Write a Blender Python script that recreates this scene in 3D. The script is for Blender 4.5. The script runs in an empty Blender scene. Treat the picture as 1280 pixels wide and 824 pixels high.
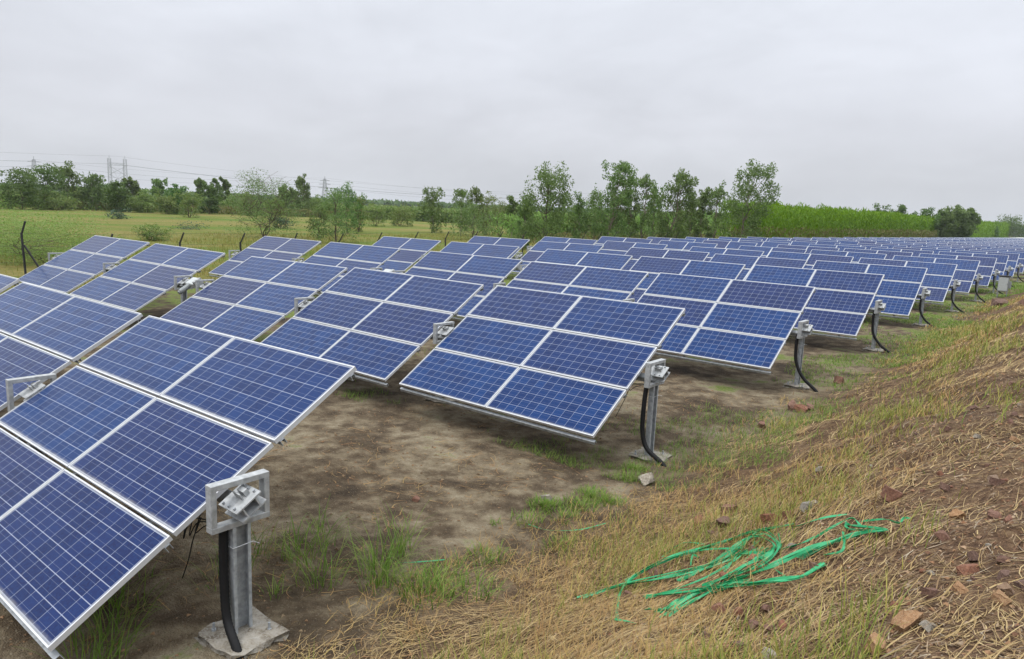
import bpy, math, random
import numpy as np
from mathutils import Vector, Matrix, Euler

# ------------------------------------------------------------------ camera, sky, sun, exposure
scene = bpy.context.scene
COL = scene.collection
CAM = Vector((5.1005, -2.8022, 3.5171))
YAW, PITCH, ROLL = -0.6764, -0.1630, 0.0429
cam_data = bpy.data.cameras.new("camera")
cam = bpy.data.objects.new("camera", cam_data)
COL.objects.link(cam)
fwd = Vector((math.sin(YAW) * math.cos(PITCH), math.cos(YAW) * math.cos(PITCH), math.sin(PITCH)))
right = Vector((math.cos(YAW), -math.sin(YAW), 0.0))
up = right.cross(fwd)
r2 = right * math.cos(ROLL) + up * math.sin(ROLL)
u2 = -right * math.sin(ROLL) + up * math.cos(ROLL)
rotm = Matrix((r2, u2, -fwd)).transposed().to_4x4()
cam.matrix_world = Matrix.Translation(CAM) @ rotm
cam_data.sensor_fit = 'HORIZONTAL'
cam_data.sensor_width = 36.0
cam_data.lens = 892.9 * 36.0 / 1280.0
cam_data.clip_start = 0.05
cam_data.clip_end = 20000.0
scene.camera = cam

SUN_EL, SUN_AZ = math.radians(62), math.radians(205)      # azimuth clockwise from +Y
world = bpy.data.worlds.new("World")
scene.world = world
world.use_nodes = True
wn, wl = world.node_tree.nodes, world.node_tree.links
wn.clear()
w_out = wn.new("ShaderNodeOutputWorld")
w_bg = wn.new("ShaderNodeBackground")
w_bg.inputs["Strength"].default_value = 0.1
sky = wn.new("ShaderNodeTexSky")
sky.sky_type = 'NISHITA'
sky.sun_disc = False
sky.sun_elevation = SUN_EL
sky.sun_rotation = SUN_AZ
sky.air_density = 1.2
sky.dust_density = 4.0
tc = wn.new("ShaderNodeTexCoord")
sep = wn.new("ShaderNodeSeparateXYZ")
wl.new(tc.outputs["Generated"], sep.inputs[0])
# overcast deck: greyer near the horizon, brighter towards the zenith
zr = wn.new("ShaderNodeValToRGB")
zr.color_ramp.elements[0].position = 0.0
zr.color_ramp.elements[0].color = (0.296, 0.307, 0.326, 1)
zr.color_ramp.elements[1].position = 1.0
zr.color_ramp.elements[1].color = (1.45, 1.50, 1.55, 1)
e = zr.color_ramp.elements.new(0.12); e.color = (0.338, 0.347, 0.376, 1)
e = zr.color_ramp.elements.new(0.30); e.color = (0.385, 0.402, 0.438, 1)
e = zr.color_ramp.elements.new(0.50); e.color = (0.62, 0.64, 0.67, 1)
wl.new(sep.outputs["Z"], zr.inputs[0])
mp = wn.new("ShaderNodeMapping")
mp.inputs["Scale"].default_value = (1.0, 1.0, 2.6)
wl.new(tc.outputs["Generated"], mp.inputs[0])
cn = wn.new("ShaderNodeTexNoise")
cn.inputs["Scale"].default_value = 1.7
cn.inputs["Detail"].default_value = 6.0
cn.inputs["Roughness"].default_value = 0.55
cn.inputs["Distortion"].default_value = 0.4
wl.new(mp.outputs[0], cn.inputs["Vector"])
cr = wn.new("ShaderNodeMapRange")
cr.inputs["From Min"].default_value = 0.33
cr.inputs["From Max"].default_value = 0.67
cr.inputs["To Min"].default_value = 0.88
cr.inputs["To Max"].default_value = 1.16
cn2 = wn.new("ShaderNodeTexNoise")
cn2.inputs["Scale"].default_value = 5.5; cn2.inputs["Detail"].default_value = 7.0; cn2.inputs["Distortion"].default_value = 0.6
wl.new(mp.outputs[0], cn2.inputs["Vector"])
cmx = wn.new("ShaderNodeMath"); cmx.operation = 'MULTIPLY_ADD'; cmx.inputs[1].default_value = 0.30
wl.new(cn2.outputs["Fac"], cmx.inputs[0])
cml = wn.new("ShaderNodeMath"); cml.operation = 'MULTIPLY'; cml.inputs[1].default_value = 0.70
wl.new(cn.outputs["Fac"], cml.inputs[0]); wl.new(cml.outputs[0], cmx.inputs[2])
wl.new(cmx.outputs[0], cr.inputs["Value"])
cm = wn.new("ShaderNodeVectorMath"); cm.operation = 'SCALE'
wl.new(zr.outputs["Color"], cm.inputs[0]); wl.new(cr.outputs[0], cm.inputs["Scale"])
cm2 = wn.new("ShaderNodeVectorMath"); cm2.operation = 'SCALE'
cm2.inputs["Scale"].default_value = 20.0
wl.new(cm.outputs[0], cm2.inputs[0])
mx = wn.new("ShaderNodeMix"); mx.data_type = 'RGBA'
mx.inputs[0].default_value = 0.94
wl.new(sky.outputs[0], mx.inputs[6]); wl.new(cm2.outputs[0], mx.inputs[7])
wl.new(mx.outputs[2], w_bg.inputs["Color"])
wl.new(w_bg.outputs[0], w_out.inputs["Surface"])

sun_data = bpy.data.lights.new("sun", 'SUN')
sun_data.energy = 1.3
sun_data.angle = math.radians(14)
sun_data.color = (1.0, 0.96, 0.9)
sun = bpy.data.objects.new("sun", sun_data)
COL.objects.link(sun)
sd = Vector((math.sin(SUN_AZ) * math.cos(SUN_EL), math.cos(SUN_AZ) * math.cos(SUN_EL), math.sin(SUN_EL)))
sun.rotation_euler = sd.to_track_quat('Z', 'Y').to_euler()
sun.location = (0, 0, 60)

vs = scene.view_settings
vs.view_transform = 'Standard'
vs.look = 'None'
vs.gamma = 1.0
vs.use_curve_mapping = False
vs.exposure = 0.06
scene.render.engine = 'CYCLES'
scene.cycles.max_bounces = 5
scene.cycles.diffuse_bounces = 2
scene.cycles.glossy_bounces = 2
scene.cycles.transmission_bounces = 3
scene.cycles.transparent_max_bounces = 4
scene.cycles.use_denoising = True

rng = np.random.default_rng(7)
random.seed(7)

# ------------------------------------------------------------------ helpers
def _h(ix,iy,s):
    n=(ix*374761393+iy*668265263+s*982451653)&0x7fffffff
    n=((n^(n>>13))*1274126177)&0x7fffffff
    n=(n^(n>>16))&0xffff
    return n/65535.0
def vnoise(x,y,s=0):
    ix=np.floor(x).astype(np.int64); iy=np.floor(y).astype(np.int64)
    fx=x-ix; fy=y-iy; fx=fx*fx*(3-2*fx); fy=fy*fy*(3-2*fy)
    a=_h(ix,iy,s); b=_h(ix+1,iy,s); c=_h(ix,iy+1,s); d=_h(ix+1,iy+1,s)
    return (a*(1-fx)+b*fx)*(1-fy)+(c*(1-fx)+d*fx)*fy
def toe(y):
    return 1.0+.010*np.clip(y,0,400)+.35*(vnoise(y*.33,y*0+7.3,3)-.5)+.55*np.exp(-(np.clip(y,-3,60)/2.6)**2)
def gz(x,y):
    x=np.asarray(x,float); y=np.asarray(y,float)
    base=np.interp(y,[-30,-4,0,3,6.8,13,20,27,60],[0,.04,.04,-.02,-.12,-.10,-.10,0,0])
    u=np.clip((x-toe(y)+.25)/3.95,0,1)
    up=1.85*(.45*u*u*(3-2*u)+.40*u*u+.15*u)
    down=np.clip((x-8.5)/6,0,1); down=down*down*(3-2*down)
    ends=np.clip((y+70)/20,0,1)*np.clip((900-y)/100,0,1)
    z=base+up*(1-down)*ends
    near=np.exp(-np.maximum(0,np.hypot(x,y)-40)/40)
    bank=np.clip(u*3,0,1)*(1-down)
    n=(vnoise(x*.9,y*.9,1)-.5)*.09+(vnoise(x*2.7,y*2.7,2)-.5)*.05+(vnoise(x*7,y*7,5)-.5)*.02
    n2=(vnoise(x*.55+3,y*.4,8)-.5)*.12+(vnoise(x*1.9,y*1.9,9)-.5)*.13+(vnoise(x*5,y*5,10)-.5)*.07
    flat=(vnoise(x*.6,y*.6,11)-.5)*.05
    return z+near*(flat+n*.6*(1-bank)+n2*bank)

def tag(o, label=None, cat=None, group=None, kind=None):
    if label: o["label"] = label
    if cat: o["category"] = cat
    if group: o["group"] = group
    if kind: o["kind"] = kind
    return o

def mesh_np(name, verts, faces, mat=None, smooth=False, mat_idx=None):
    """verts (N,3), faces (M,k) with one k"""
    verts = np.asarray(verts, np.float32); faces = np.asarray(faces, np.int32)
    me = bpy.data.meshes.new(name)
    k = faces.shape[1]
    me.vertices.add(len(verts)); me.vertices.foreach_set("co", verts.ravel())
    me.loops.add(faces.size); me.loops.foreach_set("vertex_index", faces.ravel())
    me.polygons.add(len(faces))
    me.polygons.foreach_set("loop_start", np.arange(0, faces.size, k, dtype=np.int32))
    me.polygons.foreach_set("loop_total", np.full(len(faces), k, np.int32))
    mats = mat if isinstance(mat, (list, tuple)) else [mat]
    for m in mats:
        if m: me.materials.append(m)
    if mat_idx is not None: me.polygons.foreach_set("material_index", np.asarray(mat_idx, np.int32))
    me.update(calc_edges=True)
    me.polygons.foreach_set("use_smooth", np.full(len(faces), smooth))
    return me

def link(name, me, parent=None, loc=None, rot=None):
    o = bpy.data.objects.new(name, me)
    COL.objects.link(o)
    if parent is not None: o.parent = parent
    if loc is not None: o.location = loc
    if rot is not None: o.rotation_euler = rot
    return o

def empty(name, loc, rot=(0, 0, 0)):
    o = bpy.data.objects.new(name, None)
    o.empty_display_size = 0.3
    COL.objects.link(o); o.location = loc; o.rotation_euler = rot
    return o

class MB:
    """collects boxes and tubes into one mesh"""
    def __init__(s): s.v = []; s.f = []
    def box(s, c, d, rot=None):
        b = len(s.v); hx, hy, hz = d[0] / 2, d[1] / 2, d[2] / 2
        for x, y, z in ((-1,-1,-1),(1,-1,-1),(1,1,-1),(-1,1,-1),(-1,-1,1),(1,-1,1),(1,1,1),(-1,1,1)):
            p = Vector((x * hx, y * hy, z * hz))
            if rot is not None: p = rot @ p
            s.v.append(tuple(p + Vector(c)))
        for q in ((0,3,2,1),(4,5,6,7),(0,1,5,4),(1,2,6,5),(2,3,7,6),(3,0,4,7)):
            s.f.append(tuple(b + i for i in q))
        return s
    def bar(s, a, b, w, h=None):
        """square bar from a to b"""
        a = Vector(a); b = Vector(b); d = b - a
        q = d.to_track_quat('X', 'Z').to_matrix()
        return s.box((a + b) / 2, (d.length, w, h or w), q)
    def tube(s, pts, radii, n=8, cap=True):
        pts = [Vector(p) for p in pts]
        if not hasattr(radii, '__len__'): radii = [radii] * len(pts)
        base = len(s.v)
        t0 = (pts[1] - pts[0]).normalized()
        ref = Vector((0, 0, 1)) if abs(t0.z) < 0.9 else Vector((1, 0, 0))
        u = t0.cross(ref).normalized()
        for i, p in enumerate(pts):
            t = (pts[min(i + 1, len(pts) - 1)] - pts[max(i - 1, 0)]).normalized()
            u = (u - t * u.dot(t)).normalized(); v = t.cross(u)
            for k in range(n):
                a = 2 * math.pi * k / n
                s.v.append(tuple(p + (u * math.cos(a) + v * math.sin(a)) * radii[i]))
        for i in range(len(pts) - 1):
            for k in range(n):
                a0 = base + i * n + k; a1 = base + i * n + (k + 1) % n
                s.f.append((a0, a1, a1 + n, a0 + n))
        if cap:
            s.f.append(tuple(base + k for k in range(n))[::-1])
            e0 = base + (len(pts) - 1) * n
            s.f.append(tuple(e0 + k for k in range(n)))
        return s
    def mesh(s, name, mat, smooth=False, bevel=0):
        me = bpy.data.meshes.new(name)
        me.from_pydata(s.v, [], s.f); me.update()
        if mat: me.materials.append(mat)
        if bevel:
            import bmesh
            bm = bmesh.new(); bm.from_mesh(me)
            bmesh.ops.bevel(bm, geom=list(bm.edges), offset=bevel, segments=1, affect='EDGES', clamp_overlap=True)
            bm.to_mesh(me); bm.free()
        if smooth: me.polygons.foreach_set("use_smooth", np.full(len(me.polygons), True))
        return me
    def build(s, name, mat, parent=None, **k):
        return link(name, s.mesh(name, mat, **k), parent)

# ------------------------------------------------------------------ node materials
class NT:
    def __init__(s, name):
        s.m = bpy.data.materials.new(name); s.m.use_nodes = True
        s.n = s.m.node_tree.nodes; s.l = s.m.node_tree.links
        s.b = s.n["Principled BSDF"]; s.out = s.n["Material Output"]
    def new(s, t, **props):
        o = s.n.new(t)
        for k, v in props.items(): setattr(o, k, v)
        return o
    def set(s, inp, v):
        if hasattr(v, 'is_linked') or hasattr(v, 'links'): s.l.new(v, inp)
        else: inp.default_value = v
    def math(s, op, a, b=None, c=None, clamp=False):
        o = s.new("ShaderNodeMath", operation=op, use_clamp=clamp)
        s.set(o.inputs[0], a)
        if b is not None: s.set(o.inputs[1], b)
        if c is not None: s.set(o.inputs[2], c)
        return o.outputs[0]
    def mix(s, f, a, b, blend='MIX'):
        o = s.new("ShaderNodeMix", data_type='RGBA', blend_type=blend)
        s.set(o.inputs[0], f); s.set(o.inputs[6], a); s.set(o.inputs[7], b)
        return o.outputs[2]
    def noise(s, vec, scale, detail=3, rough=.55, dist=0):
        o = s.new("ShaderNodeTexNoise")
        if vec is not None: s.l.new(vec, o.inputs["Vector"])
        o.inputs["Scale"].default_value = scale; o.inputs["Detail"].default_value = detail
        o.inputs["Roughness"].default_value = rough; o.inputs["Distortion"].default_value = dist
        return o.outputs["Fac"]
    def rng(s, v, a, b, c=0., d=1., smooth=False):
        o = s.new("ShaderNodeMapRange", interpolation_type='SMOOTHSTEP' if smooth else 'LINEAR')
        s.set(o.inputs["Value"], v)
        for nme, x in (("From Min", a), ("From Max", b), ("To Min", c), ("To Max", d)): o.inputs[nme].default_value = x
        return o.outputs[0]
    def ramp(s, v, stops):
        o = s.new("ShaderNodeValToRGB"); s.set(o.inputs[0], v)
        el = o.color_ramp.elements
        while len(el) < len(stops): el.new(0.5)
        for e_, (p, c) in zip(el, stops): e_.position = p; e_.color = (*c, 1)
        return o.outputs[0]
    def bump(s, h, strength, dist):
        o = s.new("ShaderNodeBump"); o.inputs["Strength"].default_value = strength
        o.inputs["Distance"].default_value = dist; s.l.new(h, o.inputs["Height"])
        s.l.new(o.outputs[0], s.b.inputs["Normal"])

def C4(c): return (*c, 1.0)

def simple(name, col, rough=.6, metal=0., var=.12, scale=12., spec=.5):
    t = NT(name)
    pos = t.new("ShaderNodeTexCoord").outputs["Object"]
    n = t.noise(pos, scale, 4)
    t.l.new(t.ramp(n, [(.3, tuple(c * (1 - var) for c in col)), (.7, tuple(min(1, c * (1 + var)) for c in col))]), t.b.inputs["Base Color"])
    t.b.inputs["Roughness"].default_value = rough; t.b.inputs["Metallic"].default_value = metal
    t.b.inputs["Specular IOR Level"].default_value = spec
    return t.m

M = {}
M['alu'] = simple("anodised_aluminium", (.54, .55, .57), .45, .15, .06)
M['galv'] = simple("galvanised_steel", (.32, .34, .36), .55, .15, .30, 16)
M['galv_light'] = simple("zinc_plate", (.32, .33, .335), .6, .15, .28, 18)
M['black'] = simple("black_rubber", (.010, .010, .011), .6, 0, .2, spec=.2)
M['black_steel'] = simple("dark_painted_steel", (.018, .017, .017), .7, 0, .3)
M['tar'] = simple("module_back", (.55, .56, .57), .6)
M['white_box'] = simple("white_enamel", (.40, .42, .42), .4)
M['grey_box'] = simple("grey_enamel", (.22, .235, .24), .5)
M['pylon'] = simple("pylon_steel", (.30, .31, .33), .6, .2)
M['wire'] = simple("wire", (.11, .115, .13), .6)
M['bark'] = simple("bark", (.085, .06, .042), .9, 0, .35, 6)
M['pale_bark'] = simple("pale_bark", (.19, .155, .12), .9, 0, .3, 6)

def concrete():
    t = NT("old_concrete")
    pos = t.new("ShaderNodeTexCoord").outputs["Object"]
    n = t.noise(pos, 9, 6, .65); n2 = t.noise(pos, 70, 3)
    c = t.ramp(n, [(.36, (.085, .066, .044)), (.5, (.21, .185, .145)), (.68, (.35, .335, .30))])
    t.l.new(t.mix(t.rng(n2, .45, .62), c, (.25, .23, .2, 1)), t.b.inputs["Base Color"])
    t.b.inputs["Roughness"].default_value = .9
    t.bump(n2, .5, .02)
    return t.m
M['concrete'] = concrete()

PW, PD = 2.036, 0.988          # one module
def pv_mat(detail=True):
    t = NT("solar_cells")
    oc = t.new("ShaderNodeTexCoord").outputs["Object"]
    sp = t.new("ShaderNodeSeparateXYZ"); t.l.new(oc, sp.inputs[0])
    x, y = sp.outputs[0], sp.outputs[1]
    mx_, my_ = .034, .028
    px, py = (PW - 2 * mx_) / 12, (PD - 2 * my_) / 6
    cx = t.math('DIVIDE', t.math('ADD', x, PW / 2 - mx_), px)
    cy = t.math('DIVIDE', t.math('ADD', y, PD / 2 - my_), py)
    fx = t.math('FRACT', cx); fy = t.math('FRACT', cy)
    ix = t.math('FLOOR', cx); iy = t.math('FLOOR', cy)
    def edge(f, w):   # 1 near 0/1
        d = t.math('MINIMUM', f, t.math('SUBTRACT', 1.0, f))
        return t.math('LESS_THAN', d, w)
    gapx = edge(fx, .0028 / px)
    gapy = edge(fy, .0034 / py)
    # outside the cell area (white backsheet margin)
    ox = t.math('GREATER_THAN', t.math('ABSOLUTE', x), PW / 2 - mx_)
    oy = t.math('GREATER_THAN', t.math('ABSOLUTE', y), PD / 2 - my_)
    outm = t.math('MAXIMUM', ox, oy)
    gap = t.math('MAXIMUM', t.math('MAXIMUM', gapx, gapy), outm)
    def bus(c):
        return t.math('LESS_THAN', t.math('ABSOLUTE', t.math('SUBTRACT', fy, c)), .0013 / py)
    bb = t.math('MAXIMUM', bus(.27), bus(.73))
    # per cell + per module variation
    oi = t.new("ShaderNodeObjectInfo").outputs["Random"]
    cv = t.new("ShaderNodeCombineXYZ"); t.l.new(ix, cv.inputs[0]); t.l.new(iy, cv.inputs[1])
    t.l.new(t.math('MULTIPLY', oi, 91.7), cv.inputs[2])
    wnz = t.new("ShaderNodeTexWhiteNoise", noise_dimensions='3D'); t.l.new(cv.outputs[0], wnz.inputs["Vector"])
    vor = t.new("ShaderNodeTexVoronoi", feature='F1'); vor.inputs["Scale"].default_value = 55
    t.l.new(oc, vor.inputs["Vector"])
    flake = t.new("ShaderNodeSeparateXYZ"); t.l.new(vor.outputs["Color"], flake.inputs[0])
    base = t.mix(wnz.outputs["Value"], (.002, .016, .076, 1), (.003, .029, .118, 1))
    purple = t.mix(wnz.outputs["Value"], (.006, .010, .050, 1), (.009, .014, .068, 1))
    base = t.mix(t.rng(oi, .35, .95, 0, .8), base, purple)
    base = t.mix(t.rng(flake.outputs[0], 0, 1, 0, .35), base, (.007, .034, .128, 1))
    col = t.mix(t.math('MULTIPLY', bb, .24), base, (.30, .34, .44, 1))
    col = t.mix(t.math('MULTIPLY', gapx, .35), col, (.50, .55, .66, 1))
    col = t.mix(t.math('MULTIPLY', gapy, .40), col, (.50, .55, .66, 1))
    col = t.mix(t.math('MULTIPLY', outm, .6), col, (.27, .29, .33, 1))
    # dust washed down to the lower frame, thin film elsewhere
    dn = t.noise(oc, 14, 5, .65)
    low = t.rng(y, -PD / 2 + .010, -PD / 2 + .055, 1, 0)
    dust = t.math('MULTIPLY', low, t.rng(dn, .35, .65, .35, 1.0))
    film = t.math('MULTIPLY', t.noise(oc, 2.2, 4, .6), .010)
    dusty = t.math('MAXIMUM', t.math('MULTIPLY', dust, .65), film)
    col = t.mix(dusty, col, (.40, .385, .35, 1))
    t.l.new(col, t.b.inputs["Base Color"])
    t.l.new(t.rng(dn, .3, .7, .16, .26), t.b.inputs["Roughness"])
    t.b.inputs["IOR"].default_value = 1.40
    t.b.inputs["Specular IOR Level"].default_value = .09
    t.b.inputs["Sheen Weight"].default_value = .22; t.b.inputs["Sheen Roughness"].default_value = .35
    return t.m
M['pv'] = pv_mat()

def leaf_mat(name, cols, transl=.25, rough=.55):
    t = NT(name)
    geo = t.new("ShaderNodeNewGeometry")
    oi = t.new("ShaderNodeObjectInfo").outputs["Random"]
    r = geo.outputs["Random Per Island"]
    n = len(cols)
    c = t.ramp(r, [(i / max(1, n - 1), cc) for i, cc in enumerate(cols)])
    hs = t.new("ShaderNodeHueSaturation")
    t.l.new(t.rng(oi, 0, 1, .485, .515), hs.inputs["Hue"]); t.l.new(t.rng(oi, 0, 1, .85, 1.15), hs.inputs["Value"])
    t.l.new(c, hs.inputs["Color"])
    t.l.new(hs.outputs[0], t.b.inputs["Base Color"])
    t.b.inputs["Roughness"].default_value = rough
    t.b.inputs["Specular IOR Level"].default_value = .3
    if transl:
        tr = t.new("ShaderNodeBsdfTranslucent"); t.l.new(hs.outputs[0], tr.inputs["Color"])
        ms = t.new("ShaderNodeMixShader"); ms.inputs[0].default_value = transl
        t.l.new(t.b.outputs[0], ms.inputs[1]); t.l.new(tr.outputs[0], ms.inputs[2])
        t.l.new(ms.outputs[0], t.out.inputs["Surface"])
    return t.m
M['leaf_euc'] = leaf_mat("eucalyptus_leaves", [(0.079, 0.132, 0.034), (0.126, 0.196, 0.051), (0.179, 0.253, 0.076), (0.095, 0.149, 0.038)], 0.42)
M['leaf_dark'] = leaf_mat("dark_leaves", [(0.061, 0.120, 0.027), (0.094, 0.174, 0.036), (0.132, 0.222, 0.054)], 0.42)
M['leaf_light'] = leaf_mat("light_leaves", [(0.130, 0.220, 0.044), (0.180, 0.286, 0.056), (0.220, 0.308, 0.080)], 0.42)
M['leaf_bush'] = leaf_mat("scrub_leaves", [(0.115, 0.181, 0.040), (0.161, 0.237, 0.052), (0.218, 0.250, 0.080)], 0.4)
M['leaf_bright'] = leaf_mat("thicket_leaves", [(0.081, 0.182, 0.003), (0.125, 0.267, 0.005), (0.175, 0.325, 0.008), (0.106, 0.202, 0.006)], 0.4)
M['leaf_brown'] = leaf_mat("thicket_stems", [(0.156, 0.150, 0.045), (0.216, 0.208, 0.063), (0.156, 0.208, 0.041)], 0.3)
M['leaf_blue'] = leaf_mat("bluish_leaves", [(.03, .075, .045), (.045, .10, .06), (.07, .13, .07)])
M['grass_green'] = leaf_mat("green_grass", [(0.075, 0.165, 0.016), (0.125, 0.245, 0.028), (0.170, 0.275, 0.040), (0.255, 0.280, 0.080)], 0.35)
M['straw'] = leaf_mat("dry_straw", [(0.145, 0.092, 0.042), (0.255, 0.168, 0.070), (0.374, 0.272, 0.119), (0.204, 0.128, 0.063), (0.468, 0.360, 0.182), (0.306, 0.208, 0.091)], .15, .7)
M['straw_pink'] = leaf_mat("dry_fine_grass", [(0.187, 0.100, 0.042), (0.306, 0.176, 0.077), (0.374, 0.240, 0.098), (0.272, 0.200, 0.063)], .15, .7)
M['straw_green'] = leaf_mat("yellowing_grass", [(0.134, 0.169, 0.025), (0.214, 0.218, 0.042), (0.321, 0.251, 0.070), (0.098, 0.154, 0.017)], 0.3)

def ground_mat():
    t = NT("ground_soil_and_grass")
    P = t.new("ShaderNodeNewGeometry").outputs["Position"]
    sp = t.new("ShaderNodeSeparateXYZ"); t.l.new(P, sp.inputs[0])
    x, y = sp.outputs[0], sp.outputs[1]
    n1 = t.noise(P, .55, 5, .6); n2 = t.noise(P, 3.2, 5, .62); n3 = t.noise(P, 18, 4, .6); n4 = t.noise(P, 75, 3, .6)
    n6 = t.noise(P, 190, 2, .6); n7 = t.noise(P, 38, 3, .7)
    n5 = t.noise(P, .16, 4, .6)
    # bare silty soil: damp brown to pale crust
    mixn = t.math('ADD', t.math('MULTIPLY', n1, .55), t.math('MULTIPLY', n2, .45))
    soil = t.ramp(mixn, [(.38, (.042, .030, .019)), (.46, (.095, .069, .043)), (.53, (.195, .155, .101)), (.60, (.30, .256, .178))])
    soil = t.mix(t.rng(n3, .54, .72, 0, .5), soil, (.115, .075, .045, 1))
    soil = t.mix(t.rng(n4, .58, .72, 0, .7), soil, (.05, .036, .024, 1))
    soil = t.mix(t.rng(n4, .40, .28, 0, .5), soil, (.34, .30, .23, 1))
    soil = t.mix(t.rng(n6, .54, .66, 0, .6), soil, (.045, .032, .021, 1))
    soil = t.mix(t.rng(n7, .60, .70, 0, .55), soil, (.30, .26, .19, 1))
    soil = t.mix(t.rng(n7, .40, .30, 0, .6), soil, (.055, .037, .023, 1))
    # low turf among the rows
    turf = t.ramp(n3, [(.3, (.06, .095, .016)), (.5, (.115, .16, .03)), (.7, (.19, .20, .065))])
    dx = t.rng(x, -16, -7, .14, -.04); dy = t.rng(y, 7, 30, -.05, .12)
    gm = t.rng(t.math('ADD', t.math('ADD', n1, t.math('MULTIPLY', t.math('SUBTRACT', n2, .5), .5)), t.math('ADD', dx, dy)), .54, .64, 0, .9, True)
    inner = t.mix(gm, soil, turf)
    # meadow beyond the fence, streaked
    ms = t.new("ShaderNodeCombineXYZ")
    t.l.new(t.math('ADD', t.math('MULTIPLY', x, -.92), t.math('MULTIPLY', y, .40)), ms.inputs[0])
    t.l.new(t.math('ADD', t.math('MULTIPLY', x, .10), t.math('MULTIPLY', y, .23)), ms.inputs[1])
    m1 = t.noise(ms.outputs[0], .05, 5, .62, .3); m2 = t.noise(ms.outputs[0], .6, 6, .7); m3 = t.noise(P, 3., 4, .7)
    mm = t.math('ADD', t.math('MULTIPLY', m1, .6), t.math('MULTIPLY', m2, .4))
    mead = t.ramp(mm, [(.36, (.060, .115, .011)), (.45, (.095, .145, .018)), (.51, (.150, .150, .034)), (.57, (.210, .165, .055)), (.66, (.115, .135, .024))])
    mead = t.mix(t.rng(m3, .42, .68, 0, .7), mead, (.055, .080, .013, 1))
    fm = t.rng(t.math('ADD', t.math('MULTIPLY', x, -1.0), t.math('MULTIPLY', n5, 5.0)), 25.5, 30, 0, 1, True)
    col = t.mix(fm, inner, mead)
    # the embankment: straw litter over reddish rubble soil
    lit = t.ramp(t.math('ADD', t.math('MULTIPLY', n2, .5), t.math('MULTIPLY', n3, .5)),
                 [(.38, (.048, .027, .016)), (.47, (.098, .058, .033)), (.55, (.15, .096, .054)), (.65, (.21, .15, .085))])
    lit = t.mix(t.rng(n4, .55, .7, 0, .7), lit, (.07, .045, .028, 1))
    red = t.ramp(n3, [(.35, (.075, .044, .028)), (.55, (.155, .095, .056)), (.7, (.23, .16, .095))])
    up_ = t.rng(t.math('ADD', x, t.math('MULTIPLY', n1, 1.6)), 4.3, 5.2, 0, .8, True)
    up_ = t.math('MULTIPLY', up_, t.rng(t.math('ADD', y, t.math('MULTIPLY', n2, 3.)), 3.5, 6.5, 1, .15, True))
    lit = t.mix(up_, lit, red)
    tx = t.math('SUBTRACT', x, t.math('MULTIPLY', y, .010))
    bm_ = t.rng(t.math('ADD', tx, t.math('MULTIPLY', t.math('SUBTRACT', n2, .5), 1.6)), .45, 1.75, 0, 1, True)
    col = t.mix(bm_, col, lit)
    t.l.new(col, t.b.inputs["Base Color"])
    t.b.inputs["Roughness"].default_value = .95
    t.b.inputs["Specular IOR Level"].default_value = .15
    h = t.math('ADD', t.math('MULTIPLY', n3, .6), t.math('ADD', t.math('ADD', t.math('MULTIPLY', n4, .4), t.math('MULTIPLY', n7, .5)), n2))
    t.bump(h, 1.0, .06)
    return t.m
M['ground'] = ground_mat()

def axis_pts(dense0, dense1, step, lo, hi, grow=1.22):
    a = list(np.arange(dense0, dense1 + 1e-6, step))
    s = step; v = a[-1]
    while v < hi: s *= grow; v += s; a.append(v)
    s = step; v = a[0]; b = []
    while v > lo: s *= grow; v -= s; b.append(v)
    return np.array(b[::-1] + a)
gx = axis_pts(-5.5, 7.5, .10, -9000, 9000, 1.10)
gy = axis_pts(-3.0, 14.0, .10, -3000, 9000, 1.06)
GX, GY = np.meshgrid(gx, gy, indexing='ij')
GZ = gz(GX.ravel(), GY.ravel())
nx, ny = len(gx), len(gy)
idx = np.arange(nx * ny).reshape(nx, ny)
gf = np.stack([idx[:-1, :-1], idx[1:, :-1], idx[1:, 1:], idx[:-1, 1:]], -1).reshape(-1, 4)
ground = link("ground", mesh_np("ground", np.stack([GX.ravel(), GY.ravel(), GZ], -1), gf, M['ground'], True))
tag(ground, "bare soil, meadow and dry grassy embankment under the solar field", "ground", kind="structure")
def G(x, y): return float(gz(np.array([x]), np.array([y]))[0])

# ------------------------------------------------------------------ solar tables
TILT = math.radians(31.17)
HUB = 1.26
ROWS = 46
TW = 4.0882
ROWY = 6.788
drift = [0, .004, .08, .148, .236, .325, .456, .588]
def row_x(r): return drift[r] if r < 8 else .588 + (r - 7) * .10
TOFF = [0.0, 4.43, 8.85, 14.50, 19.25]
near_adj = {(0,0):(.09,.30,.57),(0,1):(-1.03,1.02,-.54),(1,0):(1.1,-.71,.29),(1,1):(.31,-.17,-.33),(1,2):(-1.34,1.09,.22),
            (1,3):(-1.74,1.19,-.55),(1,4):(-.95,1.35,-.21),(2,0):(.95,-.39,.08),(2,1):(-.47,-.13,.09),(3,0):(2.0,-.52,.29),(4,0):(1.18,.16,.19)}
ORD = ["", "first", "second", "third", "fourth", "fifth", "sixth", "seventh", "eighth", "ninth", "tenth", "eleventh", "twelfth",
       "thirteenth", "fourteenth", "fifteenth", "sixteenth", "seventeenth", "eighteenth", "nineteenth", "twentieth"]
COLS = (-(PW / 2 + .008), PW / 2 + .008)
GAPY = .028
RWS = (-(PD + GAPY), 0.0, PD + GAPY)

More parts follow.
